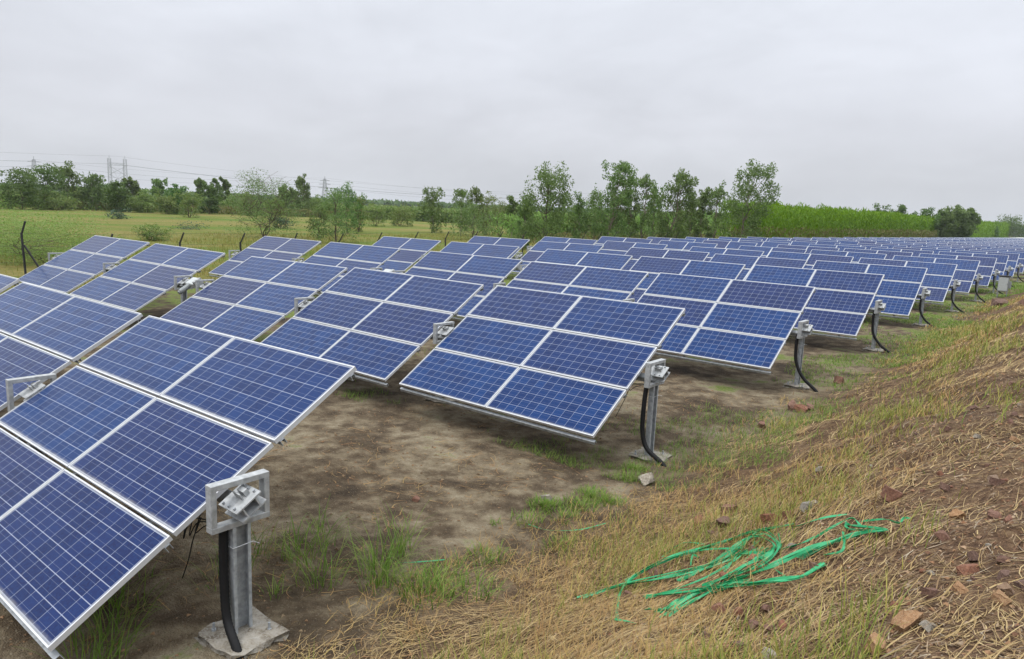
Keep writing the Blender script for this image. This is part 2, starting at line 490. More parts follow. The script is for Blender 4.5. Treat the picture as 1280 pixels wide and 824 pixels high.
def panel_mesh():
    """laminate: thin slab whose top shows the cells"""
    b = MB().box((0, 0, -.0045), (PW - .006, PD - .006, .005))
    me = b.mesh("solar_panel", None)
    me.materials.append(M['pv']); me.materials.append(M['tar'])
    for p in me.polygons: p.material_index = 0 if p.normal.z > .5 else 1
    return me
def frame_mesh():
    b = MB(); w = .013; d = .042; z = -d / 2 + .002
    b.box((0, PD / 2 - w / 2, z), (PW, w, d)); b.box((0, -PD / 2 + w / 2, z), (PW, w, d))
    b.box((PW / 2 - w / 2, 0, z), (w, PD - 2 * w - .0004, d)); b.box((-PW / 2 + w / 2, 0, z), (w, PD - 2 * w - .0004, d))
    return b.mesh("frame", M['alu'])
def far_panel_mesh():
    b = MB().box((0, 0, -.005), (PW - .02, PD - .02, .006)); n0 = len(b.f)
    w = .017; d = .042; z = -d / 2 + .002
    b.box((0, PD / 2 - w / 2, z), (PW, w, d)); b.box((0, -PD / 2 + w / 2, z), (PW, w, d))
    b.box((PW / 2 - w / 2, 0, z), (w, PD - 2 * w - .0004, d)); b.box((-PW / 2 + w / 2, 0, z), (w, PD - 2 * w - .0004, d))
    me = b.mesh("solar_panel", None)
    me.materials.append(M['pv']); me.materials.append(M['alu'])
    me.polygons.foreach_set("material_index", np.array([0] * n0 + [1] * (len(b.f) - n0), np.int32))
    return me
PANEL, FRAME, FARPANEL = panel_mesh(), frame_mesh(), far_panel_mesh()
JBOX = MB().box((0, .33, -.03), (.14, .11, .03)).mesh("junction_box", M['black'], bevel=.004)
def purlin_mesh():
    b = MB(); L = TW + .02
    b.box((0, 0, 0), (L, .045, .004)); b.box((0, .0205, -.027), (L, .004, .05)); b.box((0, -.0205, -.027), (L, .004, .05))
    return b.mesh("purlin", M['galv'])
PURLIN = purlin_mesh()
RAFTER = MB().box((0, 0, 0), (.06, 2.86, .06)).mesh("rafter", M['galv'])
TUBE = MB().box((0, 0, 0), (TW + .30, .10, .10)).mesh("torque_tube", M['galv'], bevel=.008)

def new_table(near):
    root = empty("solar_table", (0, 0, 0))
    for cx in COLS:
        for cy in RWS:
            p = link("solar_panel", PANEL if near else FARPANEL, root, (cx, cy, 0))
            if near:
                link("frame", FRAME, p)
    if near:
        for yy in (-1.515, -.58, .58, 1.44):
            link("purlin", PURLIN, root, (0, yy, -.044 if yy > -1.4 else -.10))
        for xx in (-1.55, 0, 1.55):
            link("rafter", RAFTER, root, (xx, 0, -.128))
    link("torque_tube", TUBE, root, (0, 0, -.210))
    return root

def copy_tree(o, parent=None):
    c = o.copy(); COL.objects.link(c)
    if parent is not None: c.parent = parent
    for ch in o.children:
        if not ch.name.startswith("cable_conduit"): copy_tree(ch, c)
    return c

protos = {}
FULL_ROWS = 12
jr = random.Random(4)
for r in range(ROWS):
    for k in range(5):
        near = r < FULL_ROWS
        if near not in protos: o = protos[near] = new_table(near)
        else: o = copy_tree(protos[near])
        dt, dyaw, drl = near_adj.get((r, k), (jr.uniform(-1, .8), jr.uniform(-.4, .4), jr.uniform(-.3, .3)))
        cxp = row_x(r) - TOFF[k] - TW / 2 - (0 if (r, k) in near_adj else jr.uniform(-.04, .04))
        o.location = (cxp, r * ROWY, HUB)
        R = Matrix.Rotation(math.radians(dyaw), 3, 'Z') @ Matrix.Rotation(TILT + math.radians(dt), 3, 'X') @ Matrix.Rotation(-math.radians(drl), 3, 'Y')
        o.rotation_euler = R.to_euler()
        kk = ["at the embankment end", "second from the embankment", "middle one, third from the embankment", "fourth from the embankment", "at the fence end"][k]
        if r < 20:
            lab = "blue solar table %s of the %s row from the camera" % (kk, ORD[r + 1])
            if (r, k) == (0, 0): lab = "nearest blue solar table, cut by the left edge, beside the big foreground post"
            if (r, k) == (1, 0): lab = "solar table in the middle of the picture, right end of the second row"
            tag(o, lab, "solar array", "blue solar tables set out in rows")
        else:
            tag(o, "tiny far blue solar table in the crowded rows beyond the twentieth", "solar array", "far solar tables in the crowded back rows")

# the back of the field, too many and too small to count
verts = []; faces = []
ct, st = math.cos(TILT), math.sin(TILT)
fv, ff, fi = [], [], []
for r in range(ROWS, 96):
    for k in range(5):
        x0 = row_x(r) - TOFF[k] - TW; x1 = x0 + TW; y0 = r * ROWY
        for (a, b, m_, z0) in ((-1.51, 1.51, 0, 0), (1.44, 1.51, 1, .012), (-1.51, -1.44, 1, .012)):
            s = len(fv)
            for (xx, yy) in ((x0, a), (x1, a), (x1, b), (x0, b)): fv.append((xx, y0 + yy * ct - z0 * st, HUB + yy * st + z0 * ct))
            for (xx, yy) in ((x0, a), (x1, a), (x1, b), (x0, b)): fv.append((xx, y0 + yy * ct - (z0 - .03) * st, HUB + yy * st + (z0 - .03) * ct))
            for q in ((0, 1, 2, 3), (7, 6, 5, 4), (0, 4, 5, 1), (1, 5, 6, 2), (2, 6, 7, 3), (3, 7, 4, 0)):
                ff.append([s + i for i in q]); fi.append(m_)
M['far_pv'] = simple("far_cells", (.035, .055, .14), .25, 0, .1)
fo = link("solar_tables", mesh_np("solar_tables", fv, ff, [M['far_pv'], M['alu']], mat_idx=fi))
tag(fo, "dense mass of solar tables shrinking away at the far end of the field", "solar array", "far solar tables in the crowded back rows", "stuff")

# ------------------------------------------------------------------ support posts
def post_parts():
    d = {}
    b = MB()   # C-section column, web towards -y... open to +x
    b.box((-.036, 0, .545), (.008, .15, 1.09)); b.box((.004, .071, .545), (.072, .008, 1.09)); b.box((.004, -.071, .545), (.072, .008, 1.09))
    b.box((.036, .058, .545), (.008, .018, 1.09)); b.box((.036, -.058, .545), (.008, .018, 1.09))
    d['post'] = b.mesh("post", M['galv'])
    b = MB(); w, h, t_, dp = .49, .38, .046, .085; z = 1.255 - .045
    b.box((0, 0, z + h / 2 - t_ / 2), (dp, w, t_)); b.box((0, 0, z - h / 2 + t_ / 2), (dp, w, t_))
    b.box((0, w / 2 - t_ / 2, z), (dp - .004, t_, h - 2 * t_)); b.box((0, -w / 2 + t_ / 2, z), (dp - .004, t_, h - 2 * t_))
    d['bearing_frame'] = b.mesh("bearing_frame", M['galv_light'], bevel=.003)
    b = MB(); R = Matrix.Rotation(TILT, 3, 'X')
    def lp(x, y, zz): return tuple(R @ Vector((x, y, zz)) + Vector((0, 0, z + .01)))
    b.box(lp(.055, 0, .04), (.26, .24, .012), R); b.box(lp(.055, 0, -.055), (.26, .24, .012), R)
    b.box(lp(.08, .06, -.008), (.20, .012, .082), R); b.box(lp(.08, -.06, -.008), (.20, .012, .082), R)
    b.box(lp(.06, 0, .075), (.10, .010, .058), R); b.box(lp(.06, .05, .07), (.09, .04, .05), R)
    d['bearing_plate'] = b.mesh("bearing_plate", M['galv_light'])
    R3 = R.to_4x4()
    d['bolt'] = MB().tube([(0, 0, .046), (0, 0, .066)], .011, 6).mesh("bolt", M['galv'])
    d['bolt_at'] = [lp(bx, by, 0) for bx in (-.03, .05, .13) for by in (-.095, .095)]
    b = MB(); rs = random.Random(3)
    b.box((0.02, 0, -.04), (.52, .48, .17))
    me = b.mesh("footing", M['concrete'])
    import bmesh
    bm = bmesh.new(); bm.from_mesh(me)
    bmesh.ops.subdivide_edges(bm, edges=bm.edges[:], cuts=4, use_grid_fill=True)
    for v in bm.verts:
        v.co += Vector((rs.uniform(-.035, .035), rs.uniform(-.035, .035), rs.uniform(-.016, .012) - .25 * max(0, abs(v.co.x - .02) - .2) * (v.co.z > 0)))
    bm.to_mesh(me); bm.free()
    d['footing'] = me
    b = MB(); b.tube([(0, 0, .01), (0, 0, .10)], .011, 6); b.tube([(0, 0, .034), (0, 0, .05)], .02, 6)
    d['anchor_bolt'] = b.mesh("anchor_bolt", M['galv'])
    b = MB(); b.tube([(.05, -.085, .86), (.05, .085, .865)], .003, 5); b.tube([(-.045, -.085, .862), (.05, -.085, .86)], .003, 5)
    b.tube([(.05, .085, .865), (.09, .12, .85)], .002, 4)
    d['tie_wire'] = b.mesh("tie_wire", M['alu'])
    return d
PP = post_parts()
def bez(pts, n):
    out = []
    P = [Vector(p) for p in pts]; P = [P[0] * 2 - P[1]] + P + [P[-1] * 2 - P[-2]]
    for i in range(1, len(P) - 2):
        for s in range(n):
            t = s / n
            a, b, c, d = P[i - 1], P[i], P[i + 1], P[i + 2]
            out.append(.5 * ((2 * b) + (-a + c) * t + (2 * a - 5 * b + 4 * c - d) * t * t + (-a + 3 * b - 3 * c + d) * t ** 3))
    out.append(P[-2]); return out
def hose_mesh(v):
    pts = [[(-.03, -.115, 1.02), (-.03, -.118, .85), (-.02, -.125, .5), (.04, -.14, .22), (.20, -.16, .05), (.32, -.17, -.10)],
           [(-.04, -.15, 1.10), (-.05, -.18, .8), (-.04, -.19, .42), (.06, -.20, .18), (.34, -.22, .03), (.46, -.22, -.10)],
           [(-.05, -.15, 1.12), (-.06, -.16, .9), (-.02, -.18, .55), (.16, -.20, .25), (.46, -.20, .02), (.56, -.2, -.10)],
           [(-.05, -.15, 1.12), (-.06, -.16, .9), (-.01, -.18, .5), (.22, -.19, .20), (.50, -.19, .02), (.58, -.19, -.10)]][v]
    p = bez(pts, 16)
    b = MB(); rad = [.034 + .0025 * (i % 2) for i in range(len(p))]
    b.tube(p, rad, 10)
    return b.mesh("cable_conduit", M['black'], smooth=True)
HOSES = [hose_mesh(i) for i in range(4)]
def cable_mesh(seed):
    rs = random.Random(seed); b = MB()
    for i in range(3):
        x0 = -.35 - .1 * i
        b.tube(bez([(x0, -.12, 1.06), (x0 + .05, -.2, .92 - .06 * i), (x0 + .12, -.16, .98), (-.03, -.14, 1.06)], 6), .005, 5)
    b.tube(bez([(-.32, -.14, 1.02), (-.34, -.2, .85), (-.42, -.2, .66), (-.5, -.22, .45 + rs.uniform(0, .1))], 6), .005, 5)
    return b.mesh("cable", M['black'])
CABLE = cable_mesh(1)

post_protos = {}
def new_post(kind):
    """0 row end with conduit and cables, 1 inner post, 2 far post"""
    root = empty("support_post", (0, 0, 0))
    link("post", PP['post'], root)
    link("bearing_frame", PP['bearing_frame'], root)
    pl = link("bearing_plate", PP['bearing_plate'], root)
    if kind < 2:
        ft = link("footing", PP['footing'], root)
        for q in ((-.15, -.15), (-.15, .15), (.16, .15), (.16, -.15)): link("anchor_bolt", PP['anchor_bolt'], ft, (*q, 0))
    if kind == 0:
        for q in PP['bolt_at']: link("bolt", PP['bolt'], pl, q, (TILT, 0, 0))
        link("tie_wire", PP['tie_wire'], root)
        link("cable", CABLE, root)
    return root
POST_H = {}
for r in range(ROWS):
    spots = [(.20, 0), (-4.255, 1), (-8.68, 1), (-13.12, 1), (-14.30, 1), (-18.92, 1), (-23.55, 1)]
    for j, (sx, kd) in enumerate(spots):
        if r >= 12: kd = 2
        if r >= 30 and j: continue
        if kd not in post_protos: o = post_protos[kd] = new_post(kd)
        else: o = copy_tree(post_protos[kd])
        px, py = row_x(r) + sx, r * ROWY
        g = G(px, py)
        # the column is cut to length so that its head meets the torque tube
        o.location = (px, py, g)
        s = (HUB - g) / HUB
        o.scale = (1, 1, 1)
        for ch in o.children:
            nm = ch.name.split('.')[0]
            if nm == 'post': ch.scale = (1, 1, (HUB - g - .165 - .04) / 1.09)
            elif nm in ('bearing_frame', 'bearing_plate', 'tie_wire', 'cable'): ch.location = (0, 0, -g)
        if j == 0 and r < 20:
            h = link("cable_conduit", HOSES[0 if r == 0 else 1 if r == 1 else 2 + r % 2], o)
            h.scale = (1, 1, (HUB - g) / HUB)
        names = ["embankment end", "first gap from the embankment", "second gap from the embankment", "near side of the motor gap", "far side of the motor gap", "last gap before the fence", "fence end"]
        if r < 12 or (j == 0 and r < 20):
            lab = "galvanised post at the %s of the %s row" % (names[j], ORD[r + 1])
            if (r, j) == (0, 0): lab = "large foreground galvanised post with open bearing box and black conduit"
            if (r, j) == (1, 0): lab = "post with bent black conduit at the right end of the central table"
            tag(o, lab, "post", "galvanised support posts of the solar rows")
        else:
            tag(o, "small far galvanised post standing deep among the back rows", "post", "far posts hidden in the back rows")

# tracking motors in the wide gap of each row
def new_motor():
    root = empty("tracking_motor", (0, 0, 0))
    b = MB(); b.box((0, 0, -.05), (1.02, .09, .09)); b.build("drive_shaft", M['galv'], root, bevel=.006)
    b = MB(); b.box((0, .02, .02), (.42, .30, .16)); b.build("gearbox", M['white_box'], root, bevel=.02)
    b = MB(); b.tube([(-.05, -.12, .02), (-.05, -.42, .02)], .07, 12); b.tube([(-.05, -.42, .02), (-.05, -.47, .02)], .05, 12); b.build("motor", M['grey_box'], root)
    b = MB(); b.box((.28, 0, .06), (.10, .22, .20)); b.build("mounting_plate", M['galv_light'], root)
    return root
mp_ = None
for r in range(14):
    o = new_motor() if mp_ is None else copy_tree(mp_)
    mp_ = mp_ or o
    o.location = (row_x(r) - 13.71, r * ROWY, HUB - .03)
    o.rotation_euler = (TILT, 0, 0)
    tag(o, "pale tracking motor on the shaft in the wide gap of the %s row" % ORD[r + 1], "motor", "tracking motors in the row gaps")

# ------------------------------------------------------------------ electrical cabinet by the toe of the bank
cb = empty("electrical_cabinet", (1.45, 44.6, G(1.45, 44.6)))
cb.scale = (.54, .54, .74)
tag(cb, "pale grey electrical cabinet on short legs beside the far row ends", "cabinet")
MB().box((0, 0, 1.0), (.9, .45, 1.1)).build("body", M['grey_box'], cb, bevel=.02)
MB().box((0, 0, 1.59), (1.04, .6, .07)).build("roof", M['black_steel'], cb, bevel=.01)
d_ = MB().box((-.02, -.236, 1.0), (.80, .02, .98)).build("door", M['white_box'], cb, bevel=.004)
MB().box((.33, -.255, 1.0), (.03, .03, .14)).build("handle", M['black'], d_)
for sx in (-.38, .38):
    MB().box((sx, 0, .22), (.07, .38, .50)).build("leg", M['grey_box'], cb)
MB().box((.56, 0, .95), (.2, .3, .5)).build("meter_box", M['grey_box'], cb, bevel=.01)

# ------------------------------------------------------------------ perimeter fence
fence = []
FY = [3.2 + 2.85 * i for i in range(0, 56)]
def fence_x(y): return -24.25 - .10 * max(0, y - 8.9)* .78
def new_fence_post(brace, extra):
    root = empty("fence_post", (0, 0, 0))
    b = MB(); b.bar((0, 0, -.3), (0, 0, 1.78 + extra), .06); b.build("upright", M['black_steel'], root)
    b = MB(); b.bar((0, 0, 1.72 + extra), (.24, .08, 2.18 + extra), .045); b.build("angled_arm", M['black_steel'], root)
    if brace:
        b = MB(); b.bar((.03, .03, 1.35 + extra), (.75, .72, -.1), .05); b.build("brace", M['black_steel'], root)
    return root
fpp = None
tips = []
jf = random.Random(9)
for i, y in enumerate(FY):
    x = fence_x(y)
    g = G(x, y)
    if i == 1:
        o = new_fence_post(True, .38)
        tag(o, "tall braced dark corner fence post at the left before the green scrub", "fence post", "dark angled fence posts along the perimeter")
        ex = .38
    else:
        if fpp is None: o = fpp = new_fence_post(False, 0)
        else: o = copy_tree(fpp)
        ex = 0
        if i < 16: lab = "dark angled steel fence post, %s along the fence from the left" % ORD[i + 1]
        else: lab = "distant dark fence post before the trees and the bright thicket"
        tag(o, lab, "fence post", "dark angled fence posts along the perimeter" if i < 16 else "far fence posts before the thicket")
    o.location = (x, y, g); o.rotation_euler = (jf.uniform(-.03, .03), jf.uniform(-.03, .03), jf.uniform(-.15, .15))
    tips.append((x, y, g, ex))
for j, (dz, dx) in enumerate(((2.14, .21), (1.68, .0), (1.1, 0), (.55, 0))):
    b = MB()
    pts = []
    for (x, y, g, ex) in tips: pts.append((x + dx, y + dx * .3, g + dz))
    b.tube(pts, .004, 4)
    o = b.build("fence_wire", M['black_steel'])
    tag(o, ["topmost thin wire strung between the bent fence post tips", "thin wire below the bent arms of the fence posts",
            "middle thin wire of the perimeter fence", "lowest thin wire of the perimeter fence"][j], "wire")

# ------------------------------------------------------------------ trees
def quads_cloud(c, n, rad, size, rs, hang=.5, aspect=.42):
    """n leaf rhombs in an ellipsoid"""
    d = rs.normal(size=(n, 3)); d /= np.linalg.norm(d, axis=1)[:, None] + 1e-9
    rr = rs.random((n, 1)) ** .45
    p = np.asarray(c) + d * rr * np.asarray(rad)
    a = rs.normal(size=(n, 3)); a[:, 2] -= hang * 2; a /= np.linalg.norm(a, axis=1)[:, None]
    b = np.cross(a, rs.normal(size=(n, 3))); b /= np.linalg.norm(b, axis=1)[:, None] + 1e-9
    s = size * (.6 + .8 * rs.random((n, 1)))
    return np.stack([p - a * s, p - b * s * aspect, p + a * s, p + b * s * aspect], 1)

def tree(kind, loc, H, Wd, seed, label, cat="tree", group=None, name=None):
    rs = np.random.default_rng(seed); rp = random.Random(seed)
    cfg = dict(  # crown base, clumps, leaves, leaf size, clump radius, lean, leaf mat, bark, hang
        e=(.14, 16, 2500, .135, .36, .10, 'leaf_euc', 'pale_bark', .7),
        E=(.10, 32, 8000, .135, .28, .03, 'leaf_euc', 'bark', .7),
        r=(.10, 28, 6500, .135, .27, .50, 'leaf_euc', 'pale_bark', .6),
        d=(.08, 20, 3200, .13, .38, .05, 'leaf_dark', 'bark', .3),
        b=(.02, 16, 2200, .10, .38, .03, 'leaf_bush', 'bark', .1),
        l=(.04, 22, 3800, .09, .34, .04, 'leaf_euc', 'bark', .1),
        s=(.14, 34, 8000, .085, .28, .04, 'leaf_euc', 'bark', .1),
        k=(.02, 30, 16000, .055, .36, .05, 'leaf_light', 'bark', .1),
        v=(.05, 12, 700, .09, .34, .0, 'leaf_blue', 'bark', .1),
    )[kind]
    cb_, ncl, nl, ls, cr_, lean, lm, bk, hang = cfg
    root = empty(name or ("shrub" if kind in 'bkv' else "tree"), loc)
    tag(root, label, cat, group)
    hw = Wd / 2
    tr = MB()
    base_r = .008 * H + .03
    far_ = math.hypot(loc[0] - CAM.x, loc[1] - CAM.y)
    ls *= max(.8, min(4, far_ / 90))
    top = Vector((lean * hw, rp.uniform(-.1, .1) * hw, H * .93))
    if kind in 'sbkv':      # several stems from the base
        ns = 4 if kind == 's' else 5
    else: ns = 1
    clumps = []
    def limb(a, b, r0, n=5, wob=.06):
        L = (b - a).length; pts = []
        for i in range(n + 1):
            t = i / n
            p = a.lerp(b, t) + Vector((rp.uniform(-1, 1), rp.uniform(-1, 1), rp.uniform(-.3, .3))) * wob * L * math.sin(math.pi * t)
            pts.append(p)
        tr.tube(pts, [max(.010, r0 * (1 - .8 * i / n)) for i in range(n + 1)], 6, False)
        return pts
    trunk = []
    if ns == 1:
        trunk = limb(Vector((0, 0, -.2)), top, base_r, 8, .03)
    else:
        for i in range(ns):
            a = 2 * math.pi * (i + rp.random() * .6) / ns
            e_ = Vector((math.cos(a) * hw * .5, math.sin(a) * hw * .5, H * rp.uniform(.6, .92)))
            trunk.append(limb(Vector((math.cos(a) * .05, math.sin(a) * .05, -.15)), e_, base_r * .7, 6, .08))
    for i in range(ncl):
        f = cb_ + (1 - cb_) * ((i + .5) / ncl) ** .9
        if ns == 1:
            q = trunk[min(len(trunk) - 1, int(max(.06, f - .12) * (len(trunk) - 1)))]
        else:
            tk = trunk[i % ns]; q = tk[min(len(tk) - 1, int(f * .8 * (len(tk) - 1)) + 1)]
        prof = {'e': .55 + .6 * math.sin(math.pi * min(1, f + .12)), 'r': .55 + .5 * math.sin(math.pi * f), 'd': math.sin(math.pi * (f * .78 + .2)) + .15,
                'E': .35 + .75 * math.sin(math.pi * (f * .8 + .12)), 'b': math.sin(math.pi * (f * .7 + .25)), 'k': 1.0 - .5 * f, 'v': 1 - .5 * f,
                'l': math.sin(math.pi * (f * .75 + .2)), 's': math.sin(math.pi * (f * .7 + .2))}[kind]
        a = i * 2.399 + rp.uniform(-.5, .5)
        rad = hw * prof * rp.uniform(.45, .85)
        c = Vector((math.cos(a) * rad + (lean * hw * f * 1.1), math.sin(a) * rad, H * min(.97, f) * rp.uniform(.94, 1.0)))
        if kind == 'r': c.x += hw * .25 * rp.random() * f
        limb(q, c, base_r * .35, 4, .08)
        if kind == 's':
            for _ in range(3): limb(c, c + Vector((rp.uniform(-1, 1), rp.uniform(-1, 1), rp.uniform(.1, 1.2))) * hw * .45, .012, 3, .1)
        clumps.append((c, hw * cr_ * rp.uniform(.7, 1.5)))
    if ns == 1: clumps.append((trunk[-1] + Vector((0, 0, H * .02)), hw * cr_ * .9))
    tr.build("trunk", M[bk], root)
    vs_ = []
    tot = sum(r ** 1.6 for _, r in clumps)
    for c, r in clumps:
        n = int(nl * r ** 1.6 / tot)
        # each clump is a few sprays, so the outline stays ragged
        for k in range(3):
            off = rs.normal(size=3) * r * .75
            vs_.append(quads_cloud(np.array(c) + off, max(4, n // 3), (r * .85, r * .85, r * (1.1 if hang > .5 else .7)), ls, rs, hang))
    v = np.concatenate(vs_)
    mid_ = v.mean(1); cen = np.median(mid_[:, :2], axis=0)
    v = v[np.hypot(mid_[:, 0] - cen[0], mid_[:, 1] - cen[1]) < np.percentile(np.hypot(mid_[:, 0] - cen[0], mid_[:, 1] - cen[1]), 85) * 1.10].reshape(-1, 3)
    v[:, 2] = np.maximum(v[:, 2], .02)
    sz_ = H / np.percentile(v[:, 2], 99.3)
    sx_ = Wd / (np.percentile(v[:, 0], 97) - np.percentile(v[:, 0], 3)); sx_ = min(sx_, 1.25)
    root.scale = (sx_, sx_, sz_)
    link("crown", mesh_np("crown", v, np.arange(len(v)).reshape(-1, 4), M[lm]), root)
    return root

WORD = {'e': "slender open eucalyptus", 'E': "full leafy eucalyptus", 'r': "wind-bent eucalyptus leaning right", 'd': "dense dark tree", 'b': "low grey-green bush",
        'l': "rounded light green tree", 's': "sparse thorn tree with bare upper twigs", 'k': "sprawling light green thorn scrub", 'v': "small bluish bush"}
belt = [('d',-155.4,45.7,7.6,6.4),('d',-161.5,52,8.8,6.4),('e',-166.8,57.6,9.8,4.6),('e',-165.3,61.9,7.7,4.4),('b',-170.9,61.9,6,4.6),('d',-169,66,5.9,5),
 ('d',-155.8,63.2,6.3,4.6),('e',-168,71.3,7.4,3),('b',-155.7,69.3,5.3,4.2),('e',-158.8,73.4,7.4,3),('d',-147.6,71.9,6.2,4.2),('b',-124.7,62.9,4.7,4),
 ('e',-170.9,89,8.4,2.6),('d',-155.5,83.3,7,4),('e',-176.6,96.3,8.8,2.5),('e',-179.9,100.7,9.3,2.4),('b',-164.4,96.1,4.8,5.2),('b',-149.4,89.8,5.5,4),
 ('e',-158.9,105,7.8,2.7),('e',-161.9,109.9,7.2,3),('e',-155.3,108.3,10.5,4),('b',-158.8,114.2,6.5,5),('b',-159.6,44.8,4.2,5),('b',-159.1,49.6,4,5),
 ('b',-156.9,52.7,3.8,5.4),('b',-153.7,66.8,4.1,5),('b',-145.4,68.8,3.8,4.4)]
ords = ["", "leftmost"] + ["%s from the left" % ORD[i] for i in range(2, 21)]
cnt = {}
def ordl(key):
    cnt[key] = cnt.get(key, 0) + 1
    i = cnt[key]
    return ords[i]
belt.sort(key=lambda q: math.atan2(q[1] - CAM.x, q[2] - CAM.y))
for i, (k, x, y, h, w) in enumerate(belt):
    tree(k, (x, y, 0), h, w, 100 + i, "%s in the far tree belt, %s there" % (WORD[k], ordl('belt' + k)), "bush" if k == 'b' else "tree", "trees of the belt across the meadow")
mid = [('s',-58.5,36.8,6.2,6.0),('l',-49.2,38.4,4.7,3.4),('d',-67.4,53.9,6.2,3.6),('l',-57,42.1,3.9,2.2),('b',-71.9,59.3,4.8,2.4),('b',-82,53.2,4,3),
 ('b',-93.9,80.9,3.9,4.2),('b',-95.7,88.2,4,4.2),('e',-71,72.2,6.5,3),('e',-62.2,69,6.2,2.8),('e',-66.8,76.7,6.8,2.6),('b',-64.6,76.8,6.2,3.2),
 ('b',-60.3,75,5.5,3.8),('l',-53.1,61.3,4.5,5.6),('e',-58.2,75.2,5.6,2),
 ('E',-36,52.9,7.9,4.4),('e',-37.9,61.3,5.8,1.9),('e',-38,52.1,4.9,1.7),('r',-33.9,60.5,8.8,3.6),('e',-34.9,66.4,7.8,2.0),('e',-33.9,67.9,8,2.2),
 ('e',-35.9,74.1,7.6,2.2),('e',-37.9,64.4,6.1,2.5),('r',-32.9,72.4,8.7,3.6),('e',-32.9,77.8,6.6,1.8),('e',-32.9,81,7.3,2),('e',-31.6,81.6,7.9,2.7),
 ('r',-31.2,88.7,11,5.2),('e',-35.9,81.4,5.4,2.6),('e',-35.9,66.2,5.6,2.3)]
mid.sort(key=lambda q: math.atan2(q[1] - CAM.x, q[2] - CAM.y))
for i, (k, x, y, h, w) in enumerate(mid):
    where = "beyond the fence" if x > -45 else "standing in the meadow"
    tree(k, (x, y, 0), h, w, 300 + i, "%s %s, %s" % (WORD[k], where, ordl('mid' + k + where)), "bush" if k == 'b' else "tree", "trees scattered beyond the fence")
fr = [('r',-28.8,244.9,10.5,8),('r',-31.2,239.5,9.5,7),('d',-34.8,233.9,9.4,7),('d',-39.9,227.8,9.9,6),('d',-43.7,222,9.8,6),('d',-35.5,515.6,14,17),('d',-38.3,425,9.2,9)]
for i, (k, x, y, h, w) in enumerate(fr):
    tree(k, (x, y, 0), h, w, 500 + i, "%s past the right end of the thicket, %s" % (WORD[k], ordl('fr' + k)), "tree", "trees at the far end of the thicket")
for i, (k, x, y, h, w, lab) in enumerate([('v',-107.6,43.4,1.7,3.6,"small dark bluish bush alone in the green meadow"),('b',-55.1,24.4,1.3,2.4,"low dry grey bush in the meadow past the solar tables"),
    ('k',-36,10.6,2.4,5.5,"sprawling light green thorn scrub behind the tall corner post"),('k',-42,11.2,3.0,6.5,"larger thorn scrub at the left edge of the meadow"),
    ('k',-48.5,9.5,2.6,6,"far thorn scrub cut off by the left picture edge"),('v',-80,53,1.5,3,"bluish bush beside the brown heap at the tree line"),('v',-76,38,1.2,4,"flat bluish bush low in the middle of the meadow")]):
    tree(k, (x, y, 0), h, w, 700 + i, lab, "bush")

# thicket of slender shoots along the right, distant scrub belts
def thicket(name, pts, mat, size, hang, n, label, aspect=.25):
    rs = np.random.default_rng(len(name) + n)
    v = []
    for (x0, y0, x1, y1, depth, h0, h1, wgt) in pts:
        m = int(n * wgt)
        t = rs.random(m); d = (rs.random(m) - .5) * depth
        px = x0 + (x1 - x0) * t + d * abs(y1 - y0) / (abs(x1 - x0) + abs(y1 - y0)); py = y0 + (y1 - y0) * t + d * abs(x1 - x0) / (abs(x1 - x0) + abs(y1 - y0))
        hh = (h0 + (h1 - h0) * t) * (.86 + .20 * vnoise(px * .5, py * .5, 4) +   .12 * vnoise(px * 2.1, py * 2.1, 6))
        pz = hh * rs.random(m) ** .72
        p = np.stack([px, py, pz], 1)
        a = rs.normal(size=(m, 3)) * (.55, .55, .3); a[:, 2] += hang; a /= np.linalg.norm(a, axis=1)[:, None]
        b = np.cross(a, rs.normal(size=(m, 3))); b /= np.linalg.norm(b, axis=1)[:, None]
        s = size * (.5 + rs.random((m, 1))) * (1 + np.hypot(px - CAM.x, py - CAM.y)[:, None] / 250)
        v.append(np.stack([p - a * s, p - b * s * aspect, p + a * s, p + b * s * aspect], 1))
    v = np.concatenate(v).reshape(-1, 3); v[:, 2] = np.maximum(v[:, 2], .01)
    o = link(name, mesh_np(name, v, np.arange(len(v)).reshape(-1, 4), M[mat]))
    tag(o, label, "thicket", kind="stuff")
    return o
thicket("green_thicket", [(-33, 92, -35, 250, 7, 6.0, 6.8, .62), (-35, 250, -40, 520, 9, 6.6, 9, .18)], 'leaf_bright', .20, .9, 130000,
        "bright green feathery thicket of slender shoots along the field edge")
thicket("pale_scrub", [(-52, 66, -40, 108, 7, 3.2, 4.6, 1.)], 'leaf_light', .15, .7, 12000,
        "light green feathery scrub behind the row of slender trees", .3)
thicket("dry_undergrowth", [(-30.8, 88, -32.5, 300, 3.5, 2.8, 3.4, .5), (-44, 62, -36, 92, 6, 1.2, 1.6, .12), (-175, 38, -150, 120, 14, 1.6, 2.0, .2)], 'leaf_brown', .17, .7, 36000,
        "brownish dry undergrowth at the foot of the thicket and trees")
thicket("scrub_belt", [(-195, 30, -150, 135, 16, 2.6, 3.0, .34), (-150, 130, -80, 150, 14, 3.2, 3.4, .28), (-70, 92, -46, 76, 8, 2.6, 3.2, .22), (-300, 60, -190, 300, 20, 3.8, 4, .16)], 'leaf_bush', .26, .3, 70000,
        "mixed grey-green scrub closing the meadow below the tree belt", .45)
thicket("far_woods", [(-900, -60, -520, 700, 60, 7, 8, .6), (-520, 700, 60, 1000, 60, 9, 10, .4)], 'leaf_dark', .9, .2, 26000,
        "hazy dark woods along the far horizon", .6)

